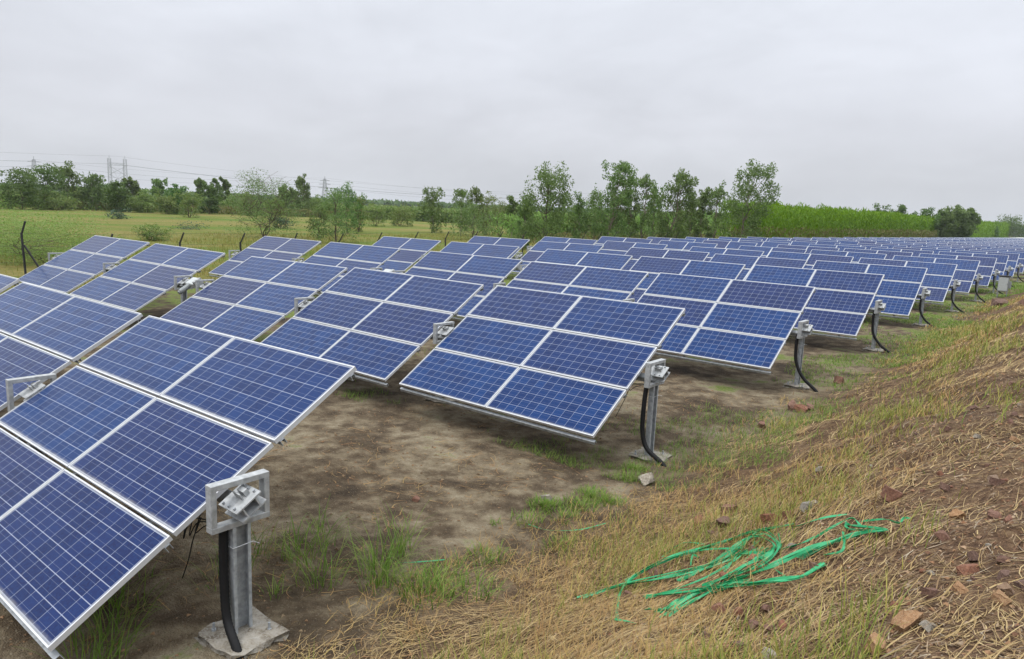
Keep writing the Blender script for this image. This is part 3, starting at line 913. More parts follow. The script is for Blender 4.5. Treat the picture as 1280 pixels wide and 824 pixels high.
# ------------------------------------------------------------------ ground cover
def ribbons(px, py, az, L, w, rise, droop, segs, lift0=0., curve=None):
    """blades: start at ground, run along az; rise = end slope angle, droop bends it"""
    n = len(px); S = segs + 1
    t = np.linspace(0, 1, S)[None, :]
    ang = rise[:, None] * (1 - droop[:, None] * t)
    ds = (L / segs)[:, None]
    dxy = np.cos(ang) * ds; dz = np.sin(ang) * ds
    if curve is None: curve = np.zeros(n)
    aa = az[:, None] + curve[:, None] * t
    cx = np.concatenate([np.zeros((n, 1)), np.cumsum((dxy * np.cos(aa))[:, :-1], 1)], 1) + px[:, None]
    cy = np.concatenate([np.zeros((n, 1)), np.cumsum((dxy * np.sin(aa))[:, :-1], 1)], 1) + py[:, None]
    hz = np.concatenate([np.zeros((n, 1)), np.cumsum(dz[:, :-1], 1)], 1)
    z0 = gz(cx.ravel(), cy.ravel()).reshape(n, S)
    z = np.where(rise[:, None] < .7, z0 + np.maximum(hz, .004), np.maximum(z0[:, :1] + hz, z0 + .004)) + lift0
    ww = (w[:, None] * (1 - .85 * t ** 1.5)) / 2
    wx = -np.sin(aa) * ww; wy = np.cos(aa) * ww
    A = np.stack([cx - wx, cy - wy, z], -1); B = np.stack([cx + wx, cy + wy, z + ww * .4], -1)
    v = np.stack([A, B], 2).reshape(n, S * 2, 3)
    q = np.array([[2 * i, 2 * i + 1, 2 * i + 3, 2 * i + 2] for i in range(segs)])
    f = (np.arange(n)[:, None, None] * (S * 2) + q[None]).reshape(-1, 4)
    return v.reshape(-1, 3), f
def sample_bank(n, xlo, xhi, ylo, yhi, p=1.2, dmin=1.6):
    """more blades near the camera, fewer far off"""
    outx, outy = [], []
    tot = 0
    while tot < n:
        m = n * 3
        u = rng.random(m); y = ylo + (yhi - ylo) * u ** 2.2
        x = xlo + (xhi - xlo) * rng.random(m) + .010 * np.maximum(y, 0)
        d = np.sqrt((x - CAM.x) ** 2 + (y - CAM.y) ** 2 + 2)
        keep = rng.random(m) < np.clip((dmin + 1.2) / d, 0, 1) ** .5
        outx.append(x[keep]); outy.append(y[keep]); tot += keep.sum()
    return np.concatenate(outx)[:n], np.concatenate(outy)[:n]
def wscale(px, py, w):
    d = np.hypot(px - CAM.x, py - CAM.y)
    return w * np.maximum(1, d / 7)
def cover(name, v, f, mat, label, cat="grass"):
    o = link(name, mesh_np(name, v, f, M[mat])); tag(o, label, cat, kind="stuff"); return o
def cat_vf(parts):
    vs_, fs_, b = [], [], 0
    for v, f in parts: vs_.append(v); fs_.append(f + b); b += len(v)
    return np.concatenate(vs_), np.concatenate(fs_)

# dry straw: matted handfuls of stalks combed along the slope, and loose single stalks
sparts = []
nc = 4600
px, py = sample_bank(nc, .5, 6.3, -1.6, 34)
dens = vnoise(px * .8, py * .45, 21) * .6 + vnoise(px * 2.2, py * 1.4, 22) * .4
upper = np.clip((px - 3.7) / .8, 0, 1) * np.clip((4.2 - py) / 2.2, 0, 1)
keep = rng.random(nc) < np.clip((dens - .33) * 4.0, .05, 1) * (1 - .35 * upper) * np.clip((px - .010 * np.maximum(py, 0) - .35 + 1.6 * (dens - .5)) / 1.5, 0, 1)
cx_, cy_ = px[keep], py[keep]; nc = len(cx_)
flow = 1.25 + (vnoise(cx_ * .6, cy_ * .6, 23) - .5) * 2.6 + rng.normal(size=nc) * .5
k_ = 14
spread = (.05 + .09 * rng.random(nc))[:, None]
px = (cx_[:, None] + rng.normal(size=(nc, k_)) * spread).ravel(); py = (cy_[:, None] + rng.normal(size=(nc, k_)) * spread * 1.4).ravel()
az = (flow[:, None] + rng.normal(size=(nc, k_)) * .22).ravel() + np.where(rng.random(nc * k_) < .3, math.pi, 0)
cv_ = ((rng.normal(size=nc) * .8)[:, None] + rng.normal(size=(nc, k_)) * .35).ravel()
n = nc * k_
sparts.append(ribbons(px, py, az, .06 + .30 * rng.random(n) ** 1.8, wscale(px, py, .0035 + .0045 * rng.random(n) ** 2), .04 + .40 * rng.random(n) ** 2, 1.2 + rng.random(n), 4, .004, cv_))
n = 62000
px, py = sample_bank(n, .4, 8.2, -1.6, 34)
dens = vnoise(px * .8, py * .45, 21) * .6 + vnoise(px * 2.2, py * 1.4, 22) * .4
upper = np.clip((px - 3.9) / .8, 0, 1) * np.clip((4.2 - py) / 2.2, 0, 1)
keep = rng.random(n) < np.clip((dens - .28) * 3.6, .10, 1) * (1 - .5 * upper) * np.clip((px - .010 * np.maximum(py, 0) - .2 + 1.6 * (dens - .5)) / 1.5, 0, 1)
px, py = px[keep], py[keep]; n = len(px)
sparts.append(ribbons(px, py, rng.random(n) * 6.28, .04 + .20 * rng.random(n) ** 2, wscale(px, py, .0028 + .004 * rng.random(n) ** 2), .05 + .7 * rng.random(n) ** 2, 1.0 + rng.random(n), 4, .004, rng.normal(size=n) * 1.4))
v, f = cat_vf(sparts)
cover("dry_straw", v, f, 'straw', "combed dry yellow straw covering the embankment", "straw")
# short broken litter over the rubble soil
n = 80000
px, py = sample_bank(n, 2.6, 8.0, -1.5, 14, dmin=2.4)
keep = rng.random(n) < np.clip((vnoise(px * 1.6, py * 1.6, 25) - .2) * 2.5, .1, 1)
px, py = px[keep], py[keep]; n = len(px)
M['litter'] = leaf_mat("brown_litter", [(.075, .045, .028), (.15, .09, .05), (.24, .155, .085), (.33, .25, .15), (.11, .08, .055), (.40, .34, .24)], 0, .85)
v, f = ribbons(px, py, rng.random(n) * 6.28, .015 + .10 * rng.random(n) ** 2, .003 + .005 * rng.random(n), .05 + .5 * rng.random(n) ** 2, .6 + rng.random(n), 2, .003, rng.normal(size=n))
cover("brown_litter", v, f, 'litter', "short brown and grey plant litter on the upper embankment", "litter")
# fine dry standing grass lower on the slope and along the toe
n = 70000
px, py = sample_bank(n, .3, 4.2, -1.2, 42)
dens = vnoise(px * .7, py * .5, 31) * .6 + vnoise(px * 2.6, py * 2.0, 32) * .4
keep = rng.random(n) < np.clip((dens - .40) * 4.5, .03, 1) * np.clip((4.6 - px) / 1.2, .05, 1) * np.clip((px - .010 * np.maximum(py, 0) - .15 + 1.4 * (dens - .5)) / 1.1, .0, 1)
px, py = px[keep], py[keep]; n = len(px)
v, f = ribbons(px, py, rng.random(n) * 6.28, .05 + .13 * rng.random(n), wscale(px, py, .0035 + .004 * rng.random(n)), .35 + 1.0 * rng.random(n), .3 + .9 * rng.random(n), 3)
cover("dry_fine_grass", v, f, 'straw_pink', "fine reddish dry grass on the lower slope of the embankment")
# half green grass patches on the slope
n = 42000
px, py = sample_bank(n, .9, 4.6, -1.0, 40)
dens = vnoise(px * .95, py * .6, 41) * .7 + vnoise(px * 3.2, py * 2.4, 42) * .3
keep = rng.random(n) < np.clip((dens - .50) * 5.0, .02, 1)
px, py = px[keep], py[keep]; n = len(px)
v, f = ribbons(px, py, rng.random(n) * 6.28, .06 + .20 * rng.random(n), wscale(px, py, .004 + .004 * rng.random(n)), .9 + .6 * rng.random(n), .2 + .8 * rng.random(n), 3)
cover("yellowing_grass", v, f, 'straw_green', "patchy half green grass standing on the embankment slope")

# green grass on the flat: clumps, tufts with long arching blades
parts = []
def tuft(cx, cy, r, n, lmin, lmax, w=.005, rise=(1.0, 1.5), droop=(.4, 1.3)):
    a = rng.random(n) * 6.28; rr = r * rng.random(n) ** .7
    px = cx + np.cos(a) * rr; py = cy + np.sin(a) * rr
    az = a + rng.normal(size=n) * .9
    parts.append(ribbons(px, py, az, lmin + (lmax - lmin) * rng.random(n), np.full(n, w * 1.7) * (.7 + .6 * rng.random(n)), rise[0] + (rise[1] - rise[0]) * rng.random(n), droop[0] + (droop[1] - droop[0]) * rng.random(n), 5, 0, rng.normal(size=n) * .4))
for (x, y, r, n_, l0, l1) in [(-.62, 1.15, .22, 120, .25, .55), (-.80, 1.5, .25, 100, .2, .45), (-.15, 1.0, .22, 110, .25, .55), (.05, 1.55, .2, 110, .3, .6), (-.05, 1.9, .16, 90, .3, .6),
     (.30, 1.35, .22, 130, .2, .5), (.55, 1.55, .25, 170, .15, .42), (.75, 1.75, .22, 140, .12, .34), (.85, 1.45, .25, 150, .12, .34), (.62, 2.0, .18, 90, .12, .3), (.66, 2.5, .22, 260, .06, .18), (1.05, 1.9, .25, 160, .1, .28),
     (-.55, -.75, .3, 130, .2, .5), (-.95, -.5, .3, 110, .2, .45), (-.25, -.95, .25, 100, .2, .4), (-1.3, -.3, .3, 80, .2, .4), (-.7, .3, .3, 60, .15, .4), (-.9, .8, .3, 90, .2, .45), (-.2, .55, .12, 40, .1, .25)]:
    tuft(x, y, r, int(n_ * .52), l0, l1)
for (x, y, r, n_) in [(.23, 4.05, .22, 420), (.47, 4.75, .22, 380), (.55, 4.35, .25, 420), (.75, 4.75, .2, 280), (.35, 3.55, .22, 200), (.60, 3.9, .2, 160), (.35, 6.1, .2, 260), (.05, 5.9, .12, 60), (1.0, 3.3, .2, 140), (.15, 3.2, .08, 40), (.45, 5.7, .2, 160)]:
    tuft(x, y, r, int(n_ * .7), .05, .13, .0055, (.8, 1.5), (.2, .9))
# mown looking turf patches between the row ends
n = 90000
u = rng.random(n); py = 5.5 + 55 * u ** 1.5; px = -9 + 11.3 * rng.random(n) ** .6 + .010 * py
dens = vnoise(px * .75, py * .55, 51) * .62 + vnoise(px * 2.6, py * 2.2, 52) * .38
edge_ = np.clip(1 - np.abs(px - .55 - .01 * py) / 2.0, 0, 1) * .17 - .05
keep = (rng.random(n) < np.clip((dens + edge_ - .50) * 6, 0, 1))
px, py = px[keep], py[keep]; n = len(px)
d = np.hypot(px - CAM.x, py - CAM.y)
parts.append(ribbons(px, py, rng.random(n) * 6.28, .05 + .10 * rng.random(n), .005 * np.maximum(1, d / 8), .7 + .8 * rng.random(n), .2 + .8 * rng.random(n), 5))
v, f = cat_vf(parts)
cover("green_grass", v, f, 'grass_green', "green grass tufts on the bare soil around the posts")
# loose dead stalks on the flat soil
n = 5200
px = -4 + 5.6 * rng.random(n); py = -1 + 13 * rng.random(n) ** 1.4
dens = vnoise(px * 1.3, py * 1.3, 61); keep = rng.random(n) < np.clip((dens - .45) * 4, .06, 1)
px, py = px[keep], py[keep]; n = len(px)
v, f = ribbons(px, py, rng.random(n) * 6.28, .05 + .28 * rng.random(n) ** 2, .004 + .005 * rng.random(n), .05 + .3 * rng.random(n), 1.5 + rng.random(n), 4, .004, rng.normal(size=n) * 1.2)
cover("dead_stalks", v, f, 'straw_pink', "loose dead stalks scattered on the bare soil", "straw")
# tall grass just past the fence
n = 52000
px = -25.2 - 40 * rng.random(n) ** 1.3; py = 2 + 75 * rng.random(n)
dens = vnoise(px * .25, py * .25, 71) * .6 + vnoise(px * .9, py * .9, 72) * .4
keep = rng.random(n) < np.clip((dens - .36) * 4, .05, 1)
px, py = px[keep], py[keep]; n = len(px)
v, f = ribbons(px, py, rng.random(n) * 6.28, .14 + .30 * rng.random(n), .022 + .02 * rng.random(n), 1.0 + .5 * rng.random(n), .2 + .6 * rng.random(n), 2)
cover("meadow_grass", v, f, 'straw_green', "tall yellowish meadow grass beyond the perimeter fence")

# ------------------------------------------------------------------ rubble
def stone_mat(name, a, b, c):
    t = NT(name); oc = t.new("ShaderNodeTexCoord").outputs["Object"]
    oi = t.new("ShaderNodeObjectInfo").outputs["Random"]
    n = t.noise(oc, 9, 6, .65); n2 = t.noise(oc, 40, 3)
    col = t.ramp(n, [(.3, a), (.5, b), (.72, c)])
    hs = t.new("ShaderNodeHueSaturation"); t.l.new(t.rng(oi, 0, 1, .65, 1.2), hs.inputs["Value"]); t.l.new(t.rng(oi, 0, 1, .7, 1.05), hs.inputs["Saturation"]); t.l.new(col, hs.inputs["Color"])
    t.l.new(t.mix(t.rng(n2, .5, .66, 0, .6), hs.outputs[0], (.20, .14, .09, 1)), t.b.inputs["Base Color"])
    t.b.inputs["Roughness"].default_value = .92; t.bump(n2, .6, .02)
    return t.m
M['brick'] = stone_mat("broken_brick", (.10, .042, .028), (.19, .075, .043), (.27, .14, .085))
M['ochre'] = stone_mat("ochre_brick", (.19, .10, .05), (.28, .155, .075), (.35, .235, .14))
M['greystone'] = stone_mat("pale_stone", (.20, .175, .14), (.34, .305, .25), (.48, .44, .37))
import bmesh
def chunk(seed, dims):
    rs = random.Random(seed)
    bm = bmesh.new(); bmesh.ops.create_cube(bm, size=1)
    for v in bm.verts: v.co = Vector((v.co.x * dims[0] * rs.uniform(.7, 1.1), v.co.y * dims[1] * rs.uniform(.7, 1.1), v.co.z * dims[2] * rs.uniform(.7, 1.15)))
    # knock corners off
    for _ in range(3):
        nrm = Vector((rs.uniform(-1, 1), rs.uniform(-1, 1), rs.uniform(-.2, 1))).normalized()
        r_ = bmesh.ops.bisect_plane(bm, geom=bm.verts[:] + bm.edges[:] + bm.faces[:], plane_co=nrm * min(dims) * rs.uniform(.45, .62), plane_no=nrm, clear_outer=True)
        ed = [g for g in r_['geom_cut'] if isinstance(g, bmesh.types.BMEdge)]
        if ed: bmesh.ops.contextual_create(bm, geom=ed)
    bmesh.ops.triangulate(bm, faces=bm.faces[:])
    bmesh.ops.subdivide_edges(bm, edges=bm.edges[:], cuts=2, use_grid_fill=True)
    for v in bm.verts: v.co += Vector((rs.uniform(-1, 1), rs.uniform(-1, 1), rs.uniform(-1, 1))) * min(dims) * .05
    me = bpy.data.meshes.new("rubble"); bm.to_mesh(me); bm.free()
    return me
def variants(mat, n, dims, s0):
    out = []
    for i in range(n):
        me = chunk(s0 + i, dims); me.materials.append(M[mat]); out.append(me)
    return out
BR = variants('brick', 5, (1, .68, .62), 10); OC = variants('ochre', 3, (1, .66, .58), 30); GS = variants('greystone', 4, (1, .75, .5), 50)
rr = random.Random(12)
def put(me, x, y, s, label, cat, group=None, name="brick_fragment", rot=None, sink=.06):
    o = link(name, me, None, (x, y, G(x, y) + s * (.30 - sink)), rot or (rr.uniform(-.5, .5), rr.uniform(-.5, .5), rr.uniform(0, 6.3)))
    o.scale = (s, s, s); tag(o, label, cat, group); return o
put(BR[0], 2.52, 4.18, 0.175, "dark red brick, biggest of the pile behind the straps", "brick")
put(BR[1], 2.30, 3.90, 0.134, "brown brick at the left of the pile behind the straps", "brick")
put(BR[2], 2.73, 3.51, 0.166, "long red brick at the front of the pile behind the straps", "brick")
put(BR[3], 2.66, 3.35, 0.086, "small red brick at the foot of the pile behind the straps", "brick")
put(BR[4], 3.23, 3.24, 0.153, "brown red brick at the right of the pile behind the straps", "brick")
put(BR[2], 3.35, 3.27, 0.131, "red brick touching the grey green stone behind the straps", "brick")
put(GS[0], 3.48, 3.33, 0.143, "grey green stone behind the middle of the straps", "stone", name="stone")
put(BR[1], 4.16, 3.04, 0.156, "flat pinkish brick slab in the straw above the straps", "brick")
put(OC[2], 4.63, 2.57, 0.111, "orange brick chunk standing upright past the right end of the straps", "brick")
put(BR[0], 4.62, 2.04, 0.083, "deep red brick chunk just below the upright orange one", "brick")
put(BR[3], 4.80, 1.59, 0.107, "crumbled red brick patch right of the straps", "brick")
put(BR[4], 4.70, 1.20, 0.097, "purplish brown brick in the middle of the right corner", "brick")
put(OC[0], 4.64, 0.87, 0.131, "flat ochre brick slab low in the right corner", "brick")
put(GS[3], 4.73, 0.85, 0.071, "pale pinkish stone touching the flat ochre slab", "stone", name="stone")
put(OC[1], 4.56, 0.67, 0.131, "ochre brick cut by the bottom edge", "brick")
put(BR[0], 3.55, 1.38, 0.093, "upright red brick below the lower left of the straps", "brick")
put(BR[1], 3.84, 1.19, 0.095, "red brick, left of three below the straps", "brick")
put(BR[2], 3.96, 1.05, 0.073, "red brick, middle of three below the straps", "brick")
put(BR[3], 4.04, 1.04, 0.068, "flat red brick, right of three below the straps", "brick")
put(BR[4], 3.69, 1.32, 0.071, "small flat brick right of the upright red one", "brick")
put(OC[2], 4.99, 1.15, 0.079, "orange brick near the right edge", "brick")
put(OC[0], 4.98, 1.07, 0.075, "yellowish brick near the right edge below the orange one", "brick")
put(BR[1], 4.78, 3.17, 0.087, "red brick in the straw at the upper right", "brick")
put(BR[2], 3.96, 1.88, 0.095, "brown brick at the end of the lower strap", "brick")
put(BR[0], 0.86, 11.45, 0.257, "left piece of the broken red heap past the second post", "brick")
put(BR[4], 1.11, 11.21, 0.251, "middle piece of the broken red heap past the second post", "brick")
put(BR[3], 1.24, 11.35, 0.207, "right piece of the broken red heap past the second post", "brick")
put(BR[2], 0.87, 9.76, 0.192, "lone brown brick at the toe between the second and third posts", "brick")
put(GS[1], 0.73, 5.73, 0.262, "pale white rock on the soil before the second post", "stone", name="stone")
put(BR[3], 2.57, 2.45, 0.130, "reddish brick under the left strands of the straps", "brick")
put(BR[0], 2.53, 2.04, 0.093, "reddish brick at the left end of the straps", "brick")
put(GS[2], .17, 4.2, 0.160, "grey half buried stone left of the green grass clumps", "stone", name="stone")
put(BR[1], .9, 14.6, 0.256, "orange red brick lying past the fourth post", "brick")
put(BR[3], 2.05, 36, 0.7, "brown clod at the toe of the bank before the cabinet", "clod", name="soil_clod")
put(BR[2], 3.4, 30.0, 0.5, "brown clod high on the bank near the right edge", "clod", name="soil_clod")
put(BR[1], -.95, 3.0, 0.096, "small red brick bit on the bare soil", "brick")
for i in range(270):
    y = -.9 + 9 * rr.random() ** 1.6
    x = 2.2 + 3.6 * rr.random() ** .65
    if x < 3.2 and rr.random() < .55: continue
    s = .028 + .075 * rr.random() ** 2
    kind = rr.random()
    if kind < .7: put(rr.choice(BR), x, y, s, "small broken red brick piece lying in the straw of the embankment", "brick", "small brick pieces in the straw")
    elif kind < .85: put(rr.choice(OC), x, y, s, "small ochre brick piece lying in the straw of the embankment", "brick", "small ochre pieces in the straw")
    else: put(rr.choice(GS), x, y, s * .9, "small pale stone lying in the straw of the embankment", "stone", "small pale stones in the straw", name="stone")
# gravel and clods too small to count
def gravel(name, px, py, s, mat, label):
    n = len(px)
    z = gz(px, py)
    base = np.array([(1, 0, 0), (-.5, .87, 0), (-.5, -.87, 0), (0, 0, .9), (0, 0, -.7)])
    fc = np.array([(0, 1, 3), (1, 2, 3), (2, 0, 3), (1, 0, 4), (2, 1, 4), (0, 2, 4)])
    a = rng.random(n) * 6.28; ca, sa = np.cos(a), np.sin(a)
    j = base[None] * (1 + .5 * (rng.random((n, 5, 3)) - .5))
    X = (j[..., 0] * ca[:, None] - j[..., 1] * sa[:, None]) * s[:, None] + px[:, None]
    Y = (j[..., 0] * sa[:, None] + j[..., 1] * ca[:, None]) * s[:, None] + py[:, None]
    Z = j[..., 2] * s[:, None] * .7 + z[:, None] + s[:, None] * .2
    v = np.stack([X, Y, Z], -1).reshape(-1, 3); f = (np.arange(n)[:, None, None] * 5 + fc[None]).reshape(-1, 3)
    o = link(name, mesh_np(name, v, f, M[mat])); tag(o, label, "gravel", kind="stuff")
M['crumb'] = leaf_mat("soil_crumbs", [(.09, .055, .035), (.16, .09, .055), (.23, .13, .08), (.20, .14, .09), (.12, .08, .05)], 0, .95)
M['crumb_red'] = leaf_mat("brick_crumbs", [(.13, .06, .04), (.21, .10, .06), (.28, .15, .09), (.30, .22, .16)], 0, .95)
n = 19000
px = 2.2 + 5.8 * rng.random(n) ** .8; py = -1.3 + 13 * rng.random(n) ** 1.8
gravel("brick_gravel", px, py, .005 + .018 * rng.random(n) ** 3, 'crumb_red', "reddish gravel and crumbs over the upper embankment")
n = 9000
px = -5 + 6.5 * rng.random(n); py = -1.5 + 14 * rng.random(n) ** 1.3
gravel("soil_crumbs", px, py, .004 + .024 * rng.random(n) ** 5, 'crumb', "crumbs and dark clods scattered over the bare soil")

# ------------------------------------------------------------------ tangle of green plastic straps
t = NT("green_plastic_strap")
oc = t.new("ShaderNodeTexCoord").outputs["Object"]
t.l.new(t.ramp(t.noise(oc, 7, 3), [(.3, (.010, .24, .085)), (.7, (.026, .40, .16))]), t.b.inputs["Base Color"])
t.b.inputs["Roughness"].default_value = .38
trn = t.new("ShaderNodeBsdfTranslucent"); trn.inputs["Color"].default_value = (.03, .4, .18, 1)
msx = t.new("ShaderNodeMixShader"); msx.inputs[0].default_value = .2
t.l.new(t.b.outputs[0], msx.inputs[1]); t.l.new(trn.outputs[0], msx.inputs[2]); t.l.new(msx.outputs[0], t.out.inputs["Surface"])
M['strap'] = t.m
sv, sf = [], []
def strap(pts, w, tw=0., th=.0012):
    """flat band with thickness through world xy points with lift"""
    P = bez([(x, y, G(x, y) + l) for x, y, l in pts], 10)
    n = len(P); b0 = len(sv)
    ph = rr.uniform(0, 6)
    for i, p in enumerate(P):
        d = (P[min(i + 1, n - 1)] - P[max(0, i - 1)]).normalized()
        p.z = max(p.z, G(p.x, p.y) + .006)
        side = d.cross(Vector((0, 0, 1))).normalized(); upv = side.cross(d)
        a = tw * math.sin(ph + i * .22)
        s_ = side * math.cos(a) + upv * math.sin(a); nn = s_.cross(d)
        for q in (p - s_ * w / 2 - nn * th, p + s_ * w / 2 - nn * th, p + s_ * w / 2 + nn * th, p - s_ * w / 2 + nn * th): sv.append(tuple(q))
        if i:
            o0 = b0 + (i - 1) * 4
            for k in range(4): sf.append((o0 + k, o0 + (k + 1) % 4, o0 + 4 + (k + 1) % 4, o0 + 4 + k))
STRANDS = [
    [(2.75, 1.47), (2.45, 2.06), (2.40, 2.37), (2.64, 2.54), (2.87, 2.90), (3.11, 3.06), (3.49, 2.96)],
    [(2.07, 2.10), (2.34, 2.24), (2.77, 2.28), (3.05, 2.55), (3.31, 2.69)],
    [(2.73, 2.00), (3.07, 2.10), (3.20, 2.45), (3.29, 2.82)],
    [(2.70, 1.99), (3.04, 1.92), (3.36, 1.85), (3.76, 1.51), (3.93, 1.68), (3.99, 1.93)],
    [(3.10, 1.56), (3.21, 1.85), (3.46, 1.86), (3.72, 1.84), (3.88, 2.12), (4.11, 2.38)],
    [(2.87, 1.74), (3.06, 1.63), (3.08, 1.82), (3.29, 1.90), (3.62, 1.73)],
    [(2.75, 1.47), (2.88, 1.39), (2.95, 1.42)],
    [(2.45, 2.79), (2.49, 3.14), (2.73, 3.06)],
    [(3.00, 2.46), (3.11, 2.69), (3.23, 2.93), (3.55, 2.44), (3.60, 1.99), (3.38, 2.04)],
    [(3.21, 2.95), (3.34, 2.53), (3.60, 1.99), (3.83, 1.70)],
    [(3.58, 2.34), (3.80, 2.26), (3.88, 2.57), (3.97, 2.71), (4.05, 2.65)],
    [(3.81, 2.06), (3.96, 2.17), (4.10, 2.32), (4.26, 2.29), (4.00, 2.57), (3.94, 2.70)],
    [(3.54, 2.80), (3.76, 2.73), (3.91, 2.83)],
    [(3.96, 2.55), (4.06, 2.15), (4.08, 1.99), (3.97, 2.04)],
    [(4.04, 2.71), (4.20, 2.62), (4.32, 2.43), (4.33, 2.53), (4.36, 2.60)],
    [(3.21, 2.28), (3.19, 2.71), (3.13, 3.02)],
    [(3.42, 1.94), (3.33, 2.47), (3.39, 2.62)],
    [(3.42, 2.85), (3.57, 2.43), (3.59, 2.24)],
    [(2.86, 2.48), (2.82, 2.60), (2.85, 2.65)],
    [(2.31, 2.40), (2.49, 2.57), (2.79, 2.77), (3.17, 2.76)],
    [(3.20, 1.99), (3.41, 2.05), (3.53, 2.20), (3.51, 2.48)],
    [(2.99, 2.68), (3.11, 2.91), (3.26, 2.98)],
    [(2.88, 2.23), (3.03, 2.51), (3.23, 2.59), (3.55, 2.27)],
]
for i, st_ in enumerate(STRANDS):
    m_ = len(st_) - 1
    strap([(x, y, .02 + (.01 + .035 * rr.random()) * math.sin(math.pi * k / m_)) for k, (x, y) in enumerate(st_)], rr.uniform(.014, .020), rr.uniform(.4, 1.3))
    for _q in range(3 if i in (0, 1, 3, 4, 5, 8, 11, 20, 22) else 0):
        o_ = rr.uniform(-.06, .06)
        strap([(x + o_ * rr.uniform(.2, 1), y + o_ * rr.uniform(-1, 1), .022 + (.01 + .04 * rr.random()) * math.sin(math.pi * k / m_)) for k, (x, y) in enumerate(st_)], rr.uniform(.014, .020), rr.uniform(.4, 1.3))
me = bpy.data.meshes.new("plastic_straps"); me.from_pydata(sv, [], sf); me.materials.append(M['strap']); me.update()
tag(link("plastic_straps", me), "tangled heap of green plastic straps lying on the embankment", "straps")
for (pts, lab) in (([(.45, 3.45), (.7, 3.5), (.95, 3.75), (1.1, 4.1)], "thin loose green strap on the soil by the grass clumps"), ([(.1, 1.75), (.25, 1.9), (.42, 2.1)], "short green strap end among the front grass tufts")):
    sv, sf = [], []
    strap([(x, y, .02) for x, y in pts], .012, .5)
    me = bpy.data.meshes.new("plastic_strap"); me.from_pydata(sv, [], sf); me.materials.append(M['strap']); me.update()
    tag(link("plastic_strap", me), lab, "strap")

# ------------------------------------------------------------------ pylons and lines
def lattice(name, loc, H, base, top, r, label, portal=False, yaw=0.):
    root = empty(name, loc, (0, 0, yaw)); tag(root, label, "pylon", "electricity pylons on the horizon")
    def tower(cx, b0, t0, z1, n):
        b = MB()
        c = lambda f, i: Vector((cx + (b0 + (t0 - b0) * f) * (1, -1, -1, 1)[i] / 2, (b0 + (t0 - b0) * f) * (1, 1, -1, -1)[i] / 2, z1 * f))
        for i in range(4): b.tube([c(0, i), c(1, i)], r, 4)
        for k in range(n):
            f0, f1 = k / n, (k + 1) / n
            for i in range(4):
                j = (i + 1) % 4
                b.tube([c(f0, i), c(f1, j)], r * .6, 3); b.tube([c(f0, j), c(f1, i)], r * .6, 3); b.tube([c(f1, i), c(f1, j)], r * .6, 3)
        return b
    if portal:
        for s in (-1, 1): tower(s * base * .5, 2.6, 1.8, H * .93, 14).build("leg", M['pylon'], root)
        b = MB()
        for z in (.78, .83):
            for y in (-.7, .7): b.tube([(-base * .5, y, H * z), (base * .5, y, H * z)], r, 4)
        for k in range(8):
            x0 = -base * .5 + base * k / 8; x1 = x0 + base / 8
            b.tube([(x0, .7, H * (.78 if k % 2 else .83)), (x1, .7, H * (.83 if k % 2 else .78))], r * .7, 4)
        b.build("crossbeam", M['pylon'], root)
        b = MB()
        for s in (-1, 1): b.tube([(s * base * .5, 0, H * .93), (s * base * .5, 0, H)], r * 1.2, 4)
        b.tube([(-base * .5, 0, H * .78), (0, 0, H * .5), (base * .5, 0, H * .78)], r, 4); 
        for k in range(4):
            za, zb_ = H * .19 * k, H * .19 * (k + 1)
            b.tube([(-base * .5, 0, za), (base * .5, 0, zb_)], r * 1.5, 4); b.tube([(base * .5, 0, za), (-base * .5, 0, zb_)], r * 1.5, 4)
        b.build("brace", M['pylon'], root)
    else:
        tower(0, base, top, H * .92, 10).build("tower_body", M['pylon'], root)
        b = MB(); b.tube([(0, 0, H * .90), (0, 0, H)], r * 1.4, 4); b.build("peak", M['pylon'], root)
        for z in (.62, .74, .86):
            b = MB(); w = base * .85 * (1.15 - .25 * (z - .62) / .24)
            for s in (-1, 1):
                b.tube([(0, .4, H * z), (s * w, 0, H * z)], r, 4); b.tube([(0, -.4, H * (z + .035)), (s * w, 0, H * z)], r * .7, 4)
            b.build("crossarm", M['pylon'], root)
    return root
P1 = (-549.6, 225.8, 0); P2 = (-852.8, 269.4, 0); P3 = (-719.7, 530.8, 0); P4 = (-138.4, 1490.3, 0)
lattice("pylon", P1, 31.5, 10.0, 2, .085, "twin-legged lattice pylon with a crossbeam above the left tree belt", True, 1.0)
lattice("pylon", P2, 39, 8, 2, .20, "slim lattice pylon far left above the dark trees", False, .9)
lattice("pylon", P3, 36, 8, 2, .22, "lattice pylon with crossarms above the middle of the tree line", False, .7)
lattice("pylon", P4, 22, 24, 2, .35, "faint twin-legged pylon above the far right end of the field", True, .3)
def span(a, b, sag, r, lab):
    a = Vector(a); b = Vector(b)
    pts = [a.lerp(b, i / 40) - Vector((0, 0, 4 * sag * (i / 40) * (1 - i / 40))) for i in range(41)]
    o = MB().tube(pts, r, 4).build("power_line", M['wire']); tag(o, lab, "power line", "power lines between the pylons")
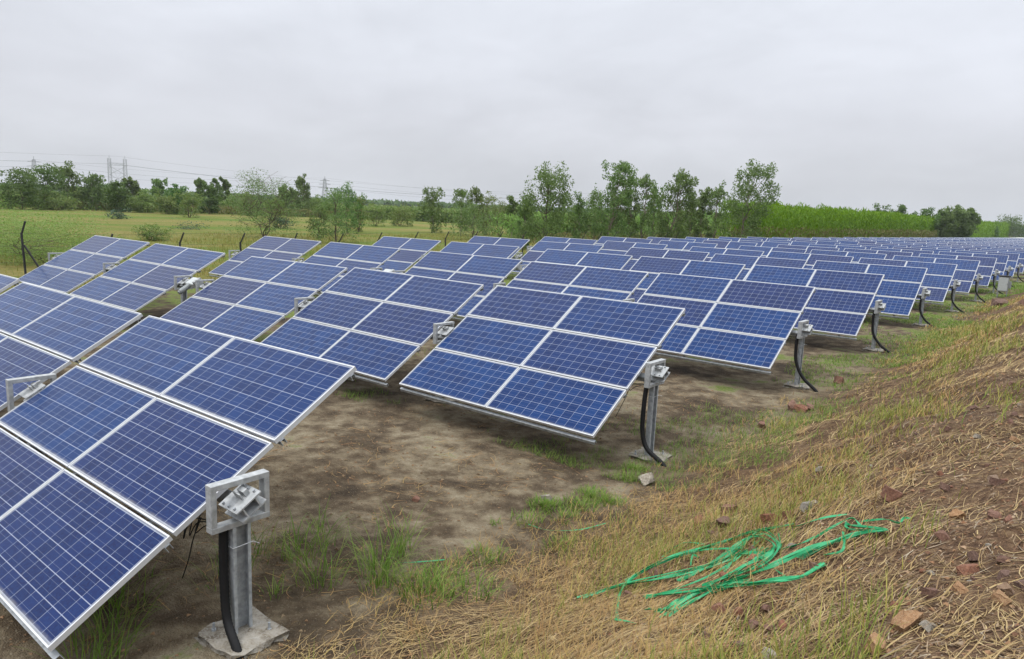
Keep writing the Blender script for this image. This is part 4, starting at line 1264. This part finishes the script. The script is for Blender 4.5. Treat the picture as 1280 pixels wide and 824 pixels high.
dA = Vector((-.72, -.69, 0)); dA2 = Vector((.50, .866, 0))
for z, rad, lb in ((31, .04, "earth wire from the left picture edge to the twin-legged pylon"), (25.5, .055, "upper conductor from the left edge to the twin-legged pylon")):
    span(Vector(P1) + Vector((-150, -330, z + 1)), (P1[0], P1[1], z), 4, rad, lb)
for z, off, rad, lb in ((31, 0, .04, "earth wire falling right from the twin-legged pylon"), (25.5, -3, .055, "upper conductor falling right from the twin-legged pylon"), (25.2, 4, .055, "lower conductor falling right from the twin-legged pylon")):
    span((P1[0] + off, P1[1], z), (-380 + off, 640, z - 4), 8, rad, lb)
for z, rad, lb in ((36, .06, "upper line from the slim left pylon to the middle pylon"), (31, .07, "middle line from the slim left pylon to the middle pylon"), (26, .07, "lower line from the slim left pylon to the middle pylon")):
    span((P2[0], P2[1], z), (P3[0], P3[1], z - 2), 5, rad, lb)
for z, rad, lb in ((34, .06, "upper line running right from the middle pylon"), (28, .07, "middle line running right from the middle pylon"), (23, .07, "lower line running right from the middle pylon")):
    span((P3[0], P3[1], z), (-470, 900, z - 3), 7, rad, lb)
for z, rad, lb in ((35, .06, "line from the left picture edge to the slim left pylon"), (29, .07, "lower line from the left picture edge to the slim left pylon")):
    span((-1080, 40, z), (P2[0], P2[1], z), 5, rad, lb)
span((P4[0], P4[1], 20), (-420, 1250, 19), 6, .09, "faint line left of the far right pylon")

# ------------------------------------------------------------------ air
hz_m = bpy.data.materials.new("haze"); hz_m.use_nodes = True
hn = hz_m.node_tree.nodes; hn.clear()
ho = hn.new("ShaderNodeOutputMaterial"); hv = hn.new("ShaderNodeVolumePrincipled")
hv.inputs["Color"].default_value = (.86, .90, .96, 1); hv.inputs["Density"].default_value = .00014; hv.inputs["Anisotropy"].default_value = .1
hz_m.node_tree.links.new(hv.outputs[0], ho.inputs["Volume"])
HZ = True
if HZ:
    hb = MB().box((0, 3000, 20), (26000, 26000, 46))
    o = hb.build("haze", hz_m); tag(o, "pale monsoon haze over the whole field", "haze", kind="stuff")
